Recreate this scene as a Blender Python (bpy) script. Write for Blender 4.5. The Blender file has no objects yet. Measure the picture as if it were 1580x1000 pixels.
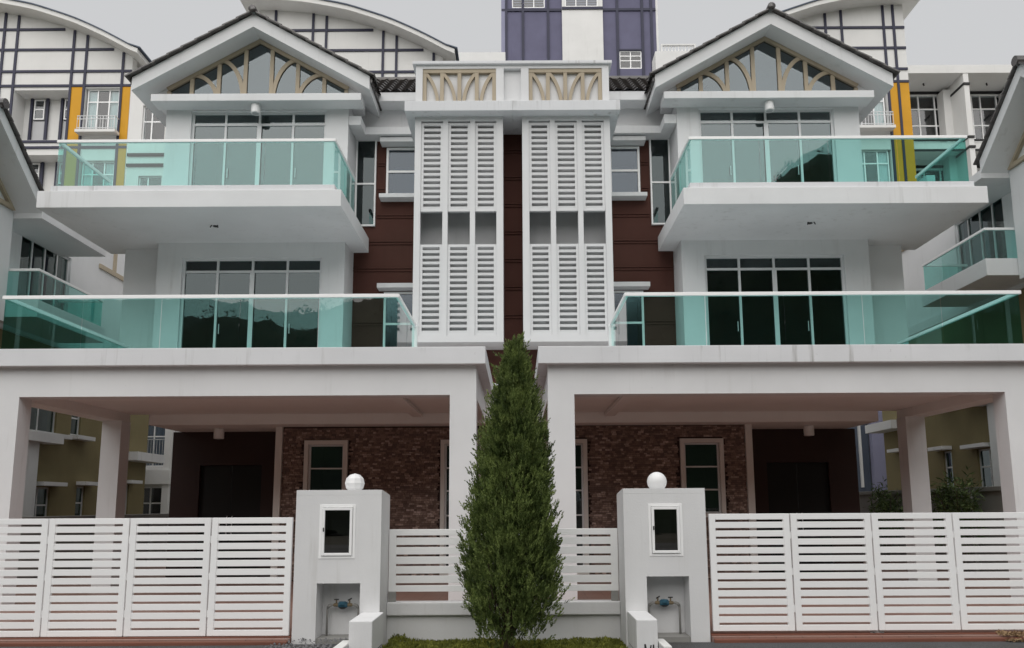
import bpy, bmesh, math, random
import numpy as np
from mathutils import Matrix, Vector
R = math.radians
random.seed(7); rng = np.random.default_rng(11)
sc = bpy.context.scene
COL = sc.collection

# ------------------------------------------------------------------ camera
cam_d = bpy.data.cameras.new('camera'); cam = bpy.data.objects.new('camera', cam_d); COL.objects.link(cam)
cam_d.sensor_width = 36; cam_d.sensor_fit = 'HORIZONTAL'
cam_d.lens = 1200 / 1580 * 36
cam_d.shift_x = -10 / 1580; cam_d.shift_y = 107 / 1580
cam_d.clip_start = 0.1; cam_d.clip_end = 2000
cam.matrix_world = Matrix.Translation((0.1, 0, 1.6)) @ Matrix.Rotation(R(98.2), 4, 'X') @ Matrix.Rotation(R(-0.3), 4, 'Z')
sc.camera = cam
# ------------------------------------------------------------------ overcast sky and weak, very soft sun
SUN_EL, SUN_AZ = 46, 8          # degrees; azimuth measured from the -Y side (behind the camera) towards -X
w = bpy.data.worlds.new('World'); sc.world = w; w.use_nodes = True
nt = w.node_tree; nt.nodes.clear()
sky = nt.nodes.new('ShaderNodeTexSky'); sky.sky_type = 'NISHITA'; sky.sun_disc = False
sky.sun_elevation = R(SUN_EL); sky.sun_rotation = R(180 + SUN_AZ)
sky.dust_density = 6; sky.air_density = 1.5
mixw = nt.nodes.new('ShaderNodeMix'); mixw.data_type = 'RGBA'; mixw.inputs[0].default_value = 0.95
mixw.inputs[7].default_value = (3.45, 3.46, 3.49, 1)
bgn = nt.nodes.new('ShaderNodeBackground'); bgn.inputs[1].default_value = 0.1
outw = nt.nodes.new('ShaderNodeOutputWorld')
nt.links.new(sky.outputs[0], mixw.inputs[6]); nt.links.new(mixw.outputs[2], bgn.inputs[0]); nt.links.new(bgn.outputs[0], outw.inputs[0])
sl = bpy.data.lights.new('sun', 'SUN'); sl.energy = 1.5; sl.angle = R(100); sl.color = (1.0, 0.985, 0.965)
sun = bpy.data.objects.new('sun', sl); COL.objects.link(sun); sun.location = (0, 0, 60)
sd = Vector((-math.sin(R(SUN_AZ)) * math.cos(R(SUN_EL)), -math.cos(R(SUN_AZ)) * math.cos(R(SUN_EL)), math.sin(R(SUN_EL))))
sun.rotation_euler = sd.to_track_quat('Z', 'Y').to_euler()
sc.view_settings.view_transform = 'Standard'; sc.view_settings.look = 'None'
sc.view_settings.exposure = 0.85; sc.view_settings.gamma = 1.0; sc.view_settings.use_curve_mapping = False
sc.cycles.max_bounces = 10; sc.cycles.diffuse_bounces = 5; sc.cycles.transparent_max_bounces = 24; sc.cycles.glossy_bounces = 4
sc.cycles.caustics_reflective = False; sc.cycles.caustics_refractive = False
sc.cycles.use_denoising = True

# ------------------------------------------------------------------ materials
MATS = {}
def nodes(name):
    m = bpy.data.materials.new(name); m.use_nodes = True
    t = m.node_tree; t.nodes.clear()
    o = t.nodes.new('ShaderNodeOutputMaterial')
    MATS[name] = m
    return m, t, o
def N(t, k, **kw):
    n = t.nodes.new('ShaderNode' + k)
    for a, b in kw.items(): setattr(n, a, b)
    return n
def ramp(t, src, p0, p1, c0=(0, 0, 0, 1), c1=(1, 1, 1, 1)):
    r = N(t, 'ValToRGB'); r.color_ramp.elements[0].position = p0; r.color_ramp.elements[1].position = p1
    r.color_ramp.elements[0].color = c0; r.color_ramp.elements[1].color = c1
    t.links.new(src, r.inputs[0]); return r.outputs[0]
def mixc(t, fac, a, b, mode='MIX'):
    m = N(t, 'Mix', data_type='RGBA', blend_type=mode)
    for v, i in ((fac, 0), (a, 6), (b, 7)):
        if isinstance(v, (int, float)): m.inputs[i].default_value = v
        elif isinstance(v, tuple): m.inputs[i].default_value = v if len(v) == 4 else v + (1,)
        else: t.links.new(v, m.inputs[i])
    return m.outputs[2]
def noise(t, vec, scale, detail=4, rough=.55):
    n = N(t, 'TexNoise'); n.inputs['Scale'].default_value = scale; n.inputs['Detail'].default_value = detail
    n.inputs['Roughness'].default_value = rough
    if vec is not None: t.links.new(vec, n.inputs['Vector'])
    return n.outputs[0]
def pos(t, sx=1, sy=1, sz=1):
    g = N(t, 'NewGeometry'); m = N(t, 'Mapping'); m.inputs['Scale'].default_value = (sx, sy, sz)
    t.links.new(g.outputs['Position'], m.inputs['Vector']); return m.outputs[0]
def paint(name, col, rough=.6, var=.08, stain=0.0, stain_col=(.25, .24, .22), bump=.15, bscale=60, spec=.3, island=0.0):
    """rendered / painted surface: cloudy tone, vertical run-off streaks with a shape of their own, fine relief"""
    m, t, o = nodes(name)
    b = N(t, 'BsdfPrincipled'); b.inputs['Roughness'].default_value = rough; b.inputs['Specular IOR Level'].default_value = spec
    p = pos(t)
    c = mixc(t, ramp(t, noise(t, p, .9, 6), .3, .7), tuple(x * (1 - var) for x in col), tuple(min(1, x * (1 + var * .6)) for x in col))
    if stain:
        st = ramp(t, noise(t, pos(t, 7, 7, .45), 1.0, 5, .6), .56, .78)
        big = ramp(t, noise(t, pos(t, .5, .5, .8), 1.3, 3), .42, .66)
        mu = N(t, 'Math', operation='MULTIPLY'); t.links.new(st, mu.inputs[0]); t.links.new(big, mu.inputs[1])
        m2 = N(t, 'Math', operation='MULTIPLY'); t.links.new(mu.outputs[0], m2.inputs[0]); m2.inputs[1].default_value = stain
        c = mixc(t, m2.outputs[0], c, stain_col)
        sp = ramp(t, noise(t, p, 9, 5, .7), .66, .74)
        m3 = N(t, 'Math', operation='MULTIPLY'); t.links.new(sp, m3.inputs[0]); m3.inputs[1].default_value = stain * .35
        c = mixc(t, m3.outputs[0], c, stain_col)
    if island:
        g = N(t, 'ObjectInfo'); mr = N(t, 'MapRange'); t.links.new(g.outputs['Random'], mr.inputs[0])
        mr.inputs[3].default_value = 1 - island; mr.inputs[4].default_value = 1.0
        cc = N(t, 'CombineColor')
        for i in range(3): t.links.new(mr.outputs[0], cc.inputs[i])
        c = mixc(t, 1.0, c, cc.outputs[0], 'MULTIPLY')
    t.links.new(c, b.inputs['Base Color'])
    if bump:
        bp = N(t, 'Bump'); bp.inputs['Strength'].default_value = bump; bp.inputs['Distance'].default_value = .01
        t.links.new(noise(t, p, bscale, 5, .65), bp.inputs['Height']); t.links.new(bp.outputs[0], b.inputs['Normal'])
    t.links.new(b.outputs[0], o.inputs[0])
    return m
def glass(name, tint, ior, rough=0.0, refl=(1, 1, 1)):
    m, t, o = nodes(name)
    tr = N(t, 'BsdfTransparent'); tr.inputs[0].default_value = tint + (1,)
    gl = N(t, 'BsdfGlossy'); gl.inputs['Roughness'].default_value = rough; gl.inputs[0].default_value = refl + (1,)
    fr = N(t, 'Fresnel'); fr.inputs[0].default_value = ior
    bk = N(t, 'NewGeometry'); iv = N(t, 'Math', operation='SUBTRACT'); iv.inputs[0].default_value = 1.0; t.links.new(bk.outputs['Backfacing'], iv.inputs[1])
    ml = N(t, 'Math', operation='MULTIPLY'); t.links.new(fr.outputs[0], ml.inputs[0]); t.links.new(iv.outputs[0], ml.inputs[1])
    mx = N(t, 'MixShader'); t.links.new(ml.outputs[0], mx.inputs[0]); t.links.new(tr.outputs[0], mx.inputs[1]); t.links.new(gl.outputs[0], mx.inputs[2])
    t.links.new(mx.outputs[0], o.inputs[0]); return m
def leafmat(name, c1, c2, rough=.5, scale=3.0, trans=.25):
    m, t, o = nodes(name)
    b = N(t, 'BsdfPrincipled'); b.inputs['Roughness'].default_value = rough; b.inputs['Specular IOR Level'].default_value = .25
    g = N(t, 'NewGeometry')
    c = mixc(t, g.outputs['Random Per Island'], c1, c2)
    c = mixc(t, ramp(t, noise(t, pos(t), scale, 3), .35, .65), c, tuple(x * .62 for x in c1))
    t.links.new(c, b.inputs['Base Color'])
    tl = N(t, 'BsdfTranslucent'); t.links.new(c, tl.inputs[0])
    mx = N(t, 'MixShader'); mx.inputs[0].default_value = trans
    t.links.new(b.outputs[0], mx.inputs[1]); t.links.new(tl.outputs[0], mx.inputs[2]); t.links.new(mx.outputs[0], o.inputs[0])
    return m

WHITE = (.722, .728, .738)
paint('white', WHITE, .65, .06, .45, (.36, .35, .33), bump=.14)
paint('white_clean', (.69, .695, .705), .5, .035, 0, bump=.06)
paint('white_coping', (.70, .71, .73), .7, .06, 1.0, (.24, .23, .21), bump=.2)
paint('pillar_white', (.72, .72, .725), .75, .07, .45, (.40, .38, .34), bump=.2, bscale=45)
paint('metal_white', (.93, .93, .93), .4, .02, 0, bump=.02, spec=.45, island=.03)
paint('aluminium', (.70, .71, .72), .38, .03, 0, bump=0, spec=.5)
paint('brown', (.086, .038, .030), .75, .12, .3, (.04, .022, .02), bump=.12, spec=.12)
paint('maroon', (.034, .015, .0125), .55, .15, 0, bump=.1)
paint('door_black', (.007, .0065, .0065), .6, .2, 0, bump=.05)
paint('beige_trim', (.70, .665, .635), .6, .05, .2, bump=.08)
paint('ceiling_white', (.83, .81, .795), .7, .05, .15, bump=.08)
paint('tan', (.43, .365, .27), .55, .08, .25, (.2, .15, .1), bump=.1)
paint('grey_board', (.50, .505, .515), .7, .15, .3, (.12, .12, .12), bump=.1)
paint('louvre_grey', (.52, .525, .535), .7, .06, 0, bump=.1)
paint('olive', (.235, .195, .10), .8, .12, .35, (.12, .10, .06), bump=.4, bscale=35)
paint('lavender', (.27, .27, .38), .7, .08, .2, (.15, .15, .2), bump=.1)
paint('purple', (.137, .134, .205), .8, .12, .35, (.09, .083, .15), bump=.1)
paint('meter_grey', (.16, .165, .175), .6, .1, 0, bump=0)
paint('slate', (.10, .12, .16), .7, .1, 0, bump=.1)
paint('navy', (.035, .036, .065), .5, .12, 0, bump=.05)
paint('black_strip', (.025, .024, .025), .5, .1, 0, bump=.05)
paint('yellow', (.62, .31, .02), .65, .08, .25, (.35, .2, .05), bump=.1)
paint('rear_white', (.73, .725, .71), .7, .05, .4, (.45, .44, .41), bump=.08)
paint('concrete', (.30, .295, .28), .85, .2, .6, (.10, .10, .09), bump=.5, bscale=25)
paint('gravel', (.17, .17, .175), .9, .3, 0, bump=.3)
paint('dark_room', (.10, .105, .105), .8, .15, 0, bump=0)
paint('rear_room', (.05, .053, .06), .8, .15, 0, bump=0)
paint('steel', (.62, .63, .64), .3, .03, 0, bump=0, spec=.6)
paint('terracotta', (.19, .075, .05), .6, .18, .4, (.13, .07, .05), bump=.15)
paint('black_metal', (.03, .03, .03), .5, .1, 0, bump=0)
paint('brass', (.22, .17, .10), .5, .2, 0, bump=.2)
paint('orange_plastic', (.55, .22, .10), .5, .1, 0, bump=0)
paint('blue_meter', (.05, .14, .20), .4, .15, 0, bump=.05)
paint('pvc', (.30, .295, .28), .5, .08, .3, bump=0)
paint('bark', (.09, .065, .045), .9, .3, 0, bump=.8, bscale=40)
paint('kerb_white', (.72, .72, .70), .7, .08, .5, (.2, .19, .17), bump=.3)
paint('curtain', (.80, .90, .88), .9, .05, 0, bump=0)
paint('curtain_blue', (.30, .36, .46), .9, .12, 0, bump=0)
paint('leaf_litter', (.30, .20, .11), .8, .3, 0, bump=0)
paint('lamp_white', (.80, .80, .80), .35, .02, 0, bump=0, spec=.5)
glass('balcony_glass', (.655, .885, .86), 1.65)
glass('window_glass', (.48, .59, .57), 1.68, 0.0, (.86, .98, 1.0))
glass('upper_window_glass', (.50, .60, .585), 2.05, 0.0, (.88, .985, 1.0))
glass('frosted_glass', (.38, .44, .53), 1.85, .12, (.80, .90, 1.0))
glass('rear_glass', (.80, .84, .85), 1.9)
glass('gable_glass', (.50, .54, .56), 2.1, .02, (.86, .96, 1.0))
glass('box_glass', (.30, .31, .32), 1.7)
leafmat('conifer', (.095, .145, .04), (.38, .46, .15), .42, 5.5, .35)
leafmat('moss', (.15, .17, .03), (.30, .31, .06), .7, 6, .2)
leafmat('bush', (.07, .11, .04), (.19, .25, .09), .5, 3, .25)
leafmat('wood_far', (.035, .055, .03), (.06, .085, .04), .7, .25, .1)

def brickmat():
    m, t, o = nodes('ledgestone')
    b = N(t, 'BsdfPrincipled'); b.inputs['Roughness'].default_value = .75; b.inputs['Specular IOR Level'].default_value = .2
    g = N(t, 'NewGeometry')
    cr = N(t, 'ValToRGB'); e = cr.color_ramp.elements
    e[0].position = 0; e[0].color = (.14, .098, .084, 1); e[1].position = 1; e[1].color = (.60, .46, .40, 1)
    x = e.new(.45); x.color = (.235, .158, .132, 1)
    x = e.new(.85); x.color = (.36, .255, .215, 1)
    t.links.new(g.outputs['Random Per Island'], cr.inputs[0])
    c = mixc(t, ramp(t, noise(t, pos(t), 30, 4), .4, .8), cr.outputs[0], (.14, .095, .08), 'MIX')
    t.links.new(c, b.inputs['Base Color'])
    bp = N(t, 'Bump'); bp.inputs['Strength'].default_value = .5; bp.inputs['Distance'].default_value = .01
    t.links.new(noise(t, pos(t), 40, 5), bp.inputs['Height']); t.links.new(bp.outputs[0], b.inputs['Normal'])
    t.links.new(b.outputs[0], o.inputs[0])
brickmat()
def rooftile():
    m, t, o = nodes('roof_tile')
    b = N(t, 'BsdfPrincipled'); b.inputs['Roughness'].default_value = .24; b.inputs['Specular IOR Level'].default_value = .75
    c = mixc(t, ramp(t, noise(t, pos(t), 8, 5), .35, .7), (.035, .031, .03), (.075, .066, .062))
    t.links.new(c, b.inputs['Base Color']); t.links.new(b.outputs[0], o.inputs[0])
rooftile()
def asphalt():
    m, t, o = nodes('asphalt')
    b = N(t, 'BsdfPrincipled'); b.inputs['Roughness'].default_value = .85
    p = pos(t)
    c = mixc(t, ramp(t, noise(t, p, 70, 6, .8), .35, .7), (.03, .031, .034), (.13, .135, .14))
    c = mixc(t, ramp(t, noise(t, p, 1.3, 4), .45, .65), c, (.06, .056, .052))
    t.links.new(c, b.inputs['Base Color'])
    bp = N(t, 'Bump'); bp.inputs['Strength'].default_value = .9; bp.inputs['Distance'].default_value = .02
    t.links.new(noise(t, p, 55, 6, .75), bp.inputs['Height']); t.links.new(bp.outputs[0], b.inputs['Normal'])
    t.links.new(b.outputs[0], o.inputs[0])
asphalt()
def groundmat():
    m, t, o = nodes('ground')
    b = N(t, 'BsdfPrincipled'); b.inputs['Roughness'].default_value = .9
    c = mixc(t, ramp(t, noise(t, pos(t), .25, 6), .35, .7), (.16, .15, .10), (.26, .24, .20))
    t.links.new(c, b.inputs['Base Color']); t.links.new(b.outputs[0], o.inputs[0])
groundmat()
def floortile():
    m, t, o = nodes('floor_tile')
    b = N(t, 'BsdfPrincipled'); b.inputs['Roughness'].default_value = .4
    br = N(t, 'TexBrick'); br.offset = 0; br.inputs['Scale'].default_value = 1; br.inputs['Brick Width'].default_value = .3; br.inputs['Row Height'].default_value = .3
    br.inputs['Mortar Size'].default_value = .006
    br.inputs[1].default_value = (.29, .165, .132, 1); br.inputs[2].default_value = (.25, .14, .112, 1); br.inputs[3].default_value = (.16, .10, .08, 1)
    t.links.new(pos(t), br.inputs[0])
    c = mixc(t, ramp(t, noise(t, pos(t), 2.5, 5), .4, .7), br.outputs[0], (.27, .175, .145))
    t.links.new(c, b.inputs['Base Color']); t.links.new(b.outputs[0], o.inputs[0])
floortile()

# ------------------------------------------------------------------ mesh helpers
WO = {}                                             # world origin of every object
def wo(o): return WO.get(o.name, Vector((0, 0, 0)))
def link(name, me, parent, origin):
    ob = bpy.data.objects.new(name, me); COL.objects.link(ob)
    WO[ob.name] = Vector(origin)
    if parent is not None: ob.parent = parent; ob.location = Vector(origin) - wo(parent)
    else: ob.location = origin
    return ob
def tag(o, label=None, cat=None, group=None, kind=None):
    for k, v in (('label', label), ('category', cat), ('group', group), ('kind', kind)):
        if v: o[k] = v
    return o
def empty(name, loc, label, cat, group=None):
    o = bpy.data.objects.new(name, None); COL.objects.link(o); o.location = loc; o.empty_display_size = .3
    WO[o.name] = Vector(loc)
    return tag(o, label, cat, group)
def rep(o, parent, d):
    c = o.copy(); COL.objects.link(c); c.parent = parent
    c.location = wo(o) + Vector(d) - (wo(parent) if parent is not None else Vector((0, 0, 0)))
    WO[c.name] = wo(o) + Vector(d)
    return c
def rep_tree(o, parent, d):
    c = rep(o, parent, d)
    for ch in list(o.children): rep_tree(ch, c, d)
    return c
FRONT = lambda s: (lambda a, d, z: (s * a, d, z))        # walls that face the street: a = X, d = Y
SIDE = lambda s, dz: (lambda a, d, z: (s * d, a, z + dz))  # walls that face the middle: a = Y, d = |X|
ID = lambda a, d, z: (a, d, z)
class MB:
    def __init__(self, f=ID): self.v = []; self.f = []; self.t = f
    def add(self, vs, fs):
        n = len(self.v); self.v += [self.t(*p) for p in vs]; self.f += [tuple(i + n for i in q) for q in fs]; return self
    def box(self, a0, a1, d0, d1, z0, z1):
        return self.add([(a0, d0, z0), (a1, d0, z0), (a1, d1, z0), (a0, d1, z0), (a0, d0, z1), (a1, d0, z1), (a1, d1, z1), (a0, d1, z1)],
                        [(0, 3, 2, 1), (4, 5, 6, 7), (0, 1, 5, 4), (1, 2, 6, 5), (2, 3, 7, 6), (3, 0, 4, 7)])
    def prism(self, poly, d0, d1):                       # poly in (a, z), extruded along d
        n = len(poly)
        return self.add([(a, d0, z) for a, z in poly] + [(a, d1, z) for a, z in poly],
                        [tuple(range(n)), tuple(range(2 * n - 1, n - 1, -1))] + [(i, (i + 1) % n, n + (i + 1) % n, n + i) for i in range(n)])
    def strip(self, pts, width, d0, d1):                 # flat bar of given width along a polyline in (a, z)
        L, Rr = [], []
        for i, (a, z) in enumerate(pts):
            p0 = pts[max(0, i - 1)]; p1 = pts[min(len(pts) - 1, i + 1)]
            tx, tz = p1[0] - p0[0], p1[1] - p0[1]; l = math.hypot(tx, tz) or 1
            nx, nz = -tz / l * width / 2, tx / l * width / 2
            L.append((a + nx, z + nz)); Rr.append((a - nx, z - nz))
        n = len(pts)
        vs = [(a, d0, z) for a, z in L] + [(a, d0, z) for a, z in Rr] + [(a, d1, z) for a, z in L] + [(a, d1, z) for a, z in Rr]
        fs = []
        for i in range(n - 1):
            fs += [(i, i + 1, n + i + 1, n + i), (2 * n + i, 3 * n + i, 3 * n + i + 1, 2 * n + i + 1),
                   (i, 2 * n + i, 2 * n + i + 1, i + 1), (n + i, n + i + 1, 3 * n + i + 1, 3 * n + i)]
        fs += [(0, n, 3 * n, 2 * n), (n - 1, 3 * n - 1, 4 * n - 1, 2 * n - 1)]
        return self.add(vs, fs)
    def wall(self, a0, a1, z0, z1, d0, d1, holes):
        A = sorted({a0, a1} | {h[0] for h in holes} | {h[1] for h in holes}); Z = sorted({z0, z1} | {h[2] for h in holes} | {h[3] for h in holes})
        A = [x for x in A if a0 <= x <= a1]; Z = [x for x in Z if z0 <= x <= z1]
        def solid(i, j):
            if not (0 <= i < len(A) - 1 and 0 <= j < len(Z) - 1): return False
            x, y = (A[i] + A[i + 1]) / 2, (Z[j] + Z[j + 1]) / 2
            return not any(h[0] < x < h[1] and h[2] < y < h[3] for h in holes)
        idx = {}; vs = []; fs = []
        def V(i, j, k):
            if (i, j, k) not in idx: idx[(i, j, k)] = len(vs); vs.append((A[i], (d0, d1)[k], Z[j]))
            return idx[(i, j, k)]
        for i in range(len(A) - 1):
            for j in range(len(Z) - 1):
                if not solid(i, j): continue
                fs.append((V(i, j, 0), V(i + 1, j, 0), V(i + 1, j + 1, 0), V(i, j + 1, 0)))
                fs.append((V(i, j, 1), V(i, j + 1, 1), V(i + 1, j + 1, 1), V(i + 1, j, 1)))
                if not solid(i - 1, j): fs.append((V(i, j, 0), V(i, j + 1, 0), V(i, j + 1, 1), V(i, j, 1)))
                if not solid(i + 1, j): fs.append((V(i + 1, j, 0), V(i + 1, j, 1), V(i + 1, j + 1, 1), V(i + 1, j + 1, 0)))
                if not solid(i, j - 1): fs.append((V(i, j, 0), V(i, j, 1), V(i + 1, j, 1), V(i + 1, j, 0)))
                if not solid(i, j + 1): fs.append((V(i, j + 1, 0), V(i + 1, j + 1, 0), V(i + 1, j + 1, 1), V(i, j + 1, 1)))
        return self.add(vs, fs)
    def room(self, a0, a1, d0, d1, z0, z1):              # open-fronted lining
        return self.add([(a0, d0, z0), (a1, d0, z0), (a1, d1, z0), (a0, d1, z0), (a0, d0, z1), (a1, d0, z1), (a1, d1, z1), (a0, d1, z1)],
                        [(0, 1, 2, 3), (4, 7, 6, 5), (1, 5, 6, 2), (2, 6, 7, 3), (3, 7, 4, 0)])
    def tube(self, pts, r, n=10, caps=True):
        pts = [Vector(self.t(*p)) for p in pts]; base = len(self.v); rr = r if isinstance(r, (list, tuple)) else [r] * len(pts)
        up = None
        for i, p in enumerate(pts):
            tg = (pts[min(i + 1, len(pts) - 1)] - pts[max(i - 1, 0)]).normalized()
            if up is None: up = tg.orthogonal().normalized()
            up = (up - tg * up.dot(tg)).normalized(); sd_ = tg.cross(up)
            for k in range(n):
                an = 2 * math.pi * k / n
                self.v.append(tuple(p + (up * math.cos(an) + sd_ * math.sin(an)) * rr[i]))
        for i in range(len(pts) - 1):
            for k in range(n):
                k2 = (k + 1) % n
                self.f.append((base + i * n + k, base + i * n + k2, base + (i + 1) * n + k2, base + (i + 1) * n + k))
        if caps:
            self.f.append(tuple(base + k for k in range(n))[::-1]); e = base + (len(pts) - 1) * n
            self.f.append(tuple(e + k for k in range(n)))
        return self
    def lathe(self, c, prof, n=20):                      # prof: (radius, height) about a vertical axis through c
        base = len(self.v); c = self.t(*c)
        for r, h in prof:
            for k in range(n):
                an = 2 * math.pi * k / n; self.v.append((c[0] + r * math.cos(an), c[1] + r * math.sin(an), c[2] + h))
        for i in range(len(prof) - 1):
            for k in range(n):
                k2 = (k + 1) % n
                self.f.append((base + i * n + k, base + i * n + k2, base + (i + 1) * n + k2, base + (i + 1) * n + k))
        self.f.append(tuple(base + k for k in range(n))[::-1]); e = base + (len(prof) - 1) * n; self.f.append(tuple(e + k for k in range(n)))
        return self
    def build(self, name, mat, parent=None, bev=0.0, smooth=False, fix=True):
        v = np.array(self.v, dtype=float); mn, mx = v.min(0), v.max(0)
        org = Vector(((mn[0] + mx[0]) / 2, (mn[1] + mx[1]) / 2, mn[2]))
        me = bpy.data.meshes.new(name); me.from_pydata((v - np.array(org)).tolist(), [], self.f); me.update()
        if fix or bev:
            bm = bmesh.new(); bm.from_mesh(me)
            if fix: bmesh.ops.recalc_face_normals(bm, faces=bm.faces)
            if bev:
                bm.normal_update()
                es = [e for e in bm.edges if len(e.link_faces) == 2 and e.calc_face_angle(0) > .5]
                bmesh.ops.bevel(bm, geom=es, offset=bev, segments=2, profile=.6, affect='EDGES', clamp_overlap=True)
            bm.to_mesh(me); bm.free()
        if smooth: me.polygons.foreach_set('use_smooth', [True] * len(me.polygons))
        me.materials.append(MATS[mat])
        return link(name, me, parent, org)
def box(name, mat, parent, f, a0, a1, d0, d1, z0, z1, bev=0.0):
    return MB(f).box(a0, a1, d0, d1, z0, z1).build(name, mat, parent, bev)
def window(parent, f, a0, a1, z0, z1, d, cols, rows, fr=.05, mull=.045, dep=.06, mat='aluminium', pane='window_glass', name='window', room=1.2, room_mat='dark_room', gd=None):
    """frame with mullions and transoms, one pane per opening, dark lining behind; cols/rows are inner division positions"""
    m = MB(f)
    m.box(a0, a0 + fr, d, d + dep, z0, z1); m.box(a1 - fr, a1, d, d + dep, z0, z1)
    m.box(a0 + fr, a1 - fr, d, d + dep, z0, z0 + fr); m.box(a0 + fr, a1 - fr, d, d + dep, z1 - fr, z1)
    xs = [a0 + fr] + [c for c in cols] + [a1 - fr]; zs = [z0 + fr] + [r for r in rows] + [z1 - fr]
    for c in cols: m.box(c - mull / 2, c + mull / 2, d + .004, d + dep - .004, z0 + fr, z1 - fr)
    for i in range(len(xs) - 1):
        l = xs[i] + (mull / 2 if i else 0); r = xs[i + 1] - (mull / 2 if i < len(xs) - 2 else 0)
        for q in rows: m.box(l, r, d + .008, d + dep - .008, q - mull / 2, q + mull / 2)
    w_ = m.build(name, mat, parent)
    g = d + dep * .45 if gd is None else gd
    for i in range(len(xs) - 1):
        l = xs[i] + (mull / 2 if i else 0); r = xs[i + 1] - (mull / 2 if i < len(xs) - 2 else 0)
        for j in range(len(zs) - 1):
            b = zs[j] + (mull / 2 if j else 0); tp = zs[j + 1] - (mull / 2 if j < len(zs) - 2 else 0)
            box('pane', pane, w_, f, l, r, g, g + .006, b, tp)
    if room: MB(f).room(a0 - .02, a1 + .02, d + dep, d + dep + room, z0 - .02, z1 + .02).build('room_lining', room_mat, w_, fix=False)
    return w_
def glass_rail(parent, f, pts, z0, z1, panels, rail=True, rw=.06):
    """frameless glass panels along a path in (a, d) with a flat cap rail"""
    for (p, q), n in zip(zip(pts[:-1], pts[1:]), panels):
        for k in range(n):
            t0, t1 = k / n, (k + 1) / n; g = .006
            ax = abs(q[0] - p[0]) > abs(q[1] - p[1])
            A0, D0 = p[0] + (q[0] - p[0]) * t0, p[1] + (q[1] - p[1]) * t0; A1, D1 = p[0] + (q[0] - p[0]) * t1, p[1] + (q[1] - p[1]) * t1
            if ax: box('glass_panel', 'balcony_glass', parent, f, min(A0, A1) + g, max(A0, A1) - g, p[1] - .006, p[1] + .006, z0, z1)
            else: box('glass_panel', 'balcony_glass', parent, f, p[0] - .006, p[0] + .006, min(D0, D1) + g, max(D0, D1) - g, z0, z1)
    for (p, q) in zip(pts[:-1], pts[1:]):
        ax = abs(q[0] - p[0]) > abs(q[1] - p[1])
        if ax: box('handrail', 'metal_white', parent, f, min(p[0], q[0]) - rw / 2, max(p[0], q[0]) + rw / 2, p[1] - rw / 2, p[1] + rw / 2, z1 - .01, z1 + .05, .008)
        else:
            lo, hi = min(p[1], q[1]) + rw / 2 + .002, max(p[1], q[1])
            box('handrail', 'metal_white', parent, f, p[0] - rw / 2, p[0] + rw / 2, lo, hi, z1 - .01, z1 + .05, .008)
def tiles(name, parent, f, a0, a1, da, slope_pts, pitch=.30, wave=.22, step=.03, amp=.028):
    """wavy interlocking roof tiles: slope_pts = (d0,z0,d1,z1) from the eave up, rolls along a"""
    d0, z0, d1, z1 = slope_pts; L = math.hypot(d1 - d0, z1 - z0); nx, nz = -(z1 - z0) / L, (d1 - d0) / L
    if nz < 0: nx, nz = -nx, -nz
    na = max(2, int(abs(a1 - a0) / (wave / 8))); nc = max(1, int(round(L / pitch)))
    vs, fs = [], []
    rows = []
    for k in range(nc):
        for (t, lift) in ((k / nc, step), ((k + 1) / nc, 0.0)): rows.append((t, lift))
    for t, lift in rows:
        for i in range(na + 1):
            a = a0 + (a1 - a0) * i / na
            h = .03 + lift + amp * (.5 + .5 * math.sin(2 * math.pi * a / wave + .6 * math.sin(2 * math.pi * a / wave)))
            vs.append((a, d0 + (d1 - d0) * t + nx * h, z0 + (z1 - z0) * t + nz * h))
    for r in range(len(rows) - 1):
        for i in range(na): q = r * (na + 1) + i; fs.append((q, q + 1, q + na + 2, q + na + 1))
    for i in range(na):                                     # close the butt ends at the eave
        pass
    o = MB(f).add(vs, fs).build(name, 'roof_tile', parent, fix=False)
    return tag(o, kind='stuff')

# ================================================================== setting
def sheet(name, mat, x0, x1, y0, y1, z, label=None):
    o = MB().add([(x0, y0, z), (x1, y0, z), (x1, y1, z), (x0, y1, z)], [(0, 1, 2, 3)]).build(name, mat, None, fix=False)
    return tag(o, kind='structure')
sheet('ground', 'ground', -600, 600, -600, 600, -.03)
m = MB()
for (x0, x1, y1) in ((-60, -1.45, 9.10), (-1.45, 1.33, 8.25), (1.33, 60, 9.10)): m.add([(x0, -2.0, .06), (x1, -2.0, .06), (x1, y1, .06), (x0, y1, .06)], [(0, 1, 2, 3)])
tag(m.build('road', 'asphalt', None, fix=False), kind='structure')
sheet('bounce_pavement', 'concrete', -60, 60, -14, -2.0, .05)  # unseen pale sheet added beyond the road to bounce light into shaded fronts
# red paved forecourts behind the gates, with a stepped front edge
def forecourt(s, a0, name):
    f = FRONT(s)
    o = MB(f).box(a0, 11.5, 9.10, 24, -.2, .115).build(name, 'floor_tile', None); tag(o, kind='structure')
    box('step_edge', 'terracotta', o, f, a0, 11.5, 9.045, 9.098, -.1, .10, .012)
    box('gate_track', 'terracotta', o, f, a0, 11.5, 9.19, 9.31, .116, .128, .004)
forecourt(-1, 2.52, 'forecourt_pavement_left'); forecourt(1, 2.29, 'forecourt_pavement_right')
o = MB().box(-2.52, 2.29, 9.84, 24, -.2, .113).build('forecourt_pavement_middle', 'floor_tile', None); tag(o, kind='structure')
# planted verge in front of the low wall
o = MB().box(-1.45, 1.33, 8.25, 9.70, -.3, -.03).build('verge_soil', 'ground', None); tag(o, kind='structure')

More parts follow.
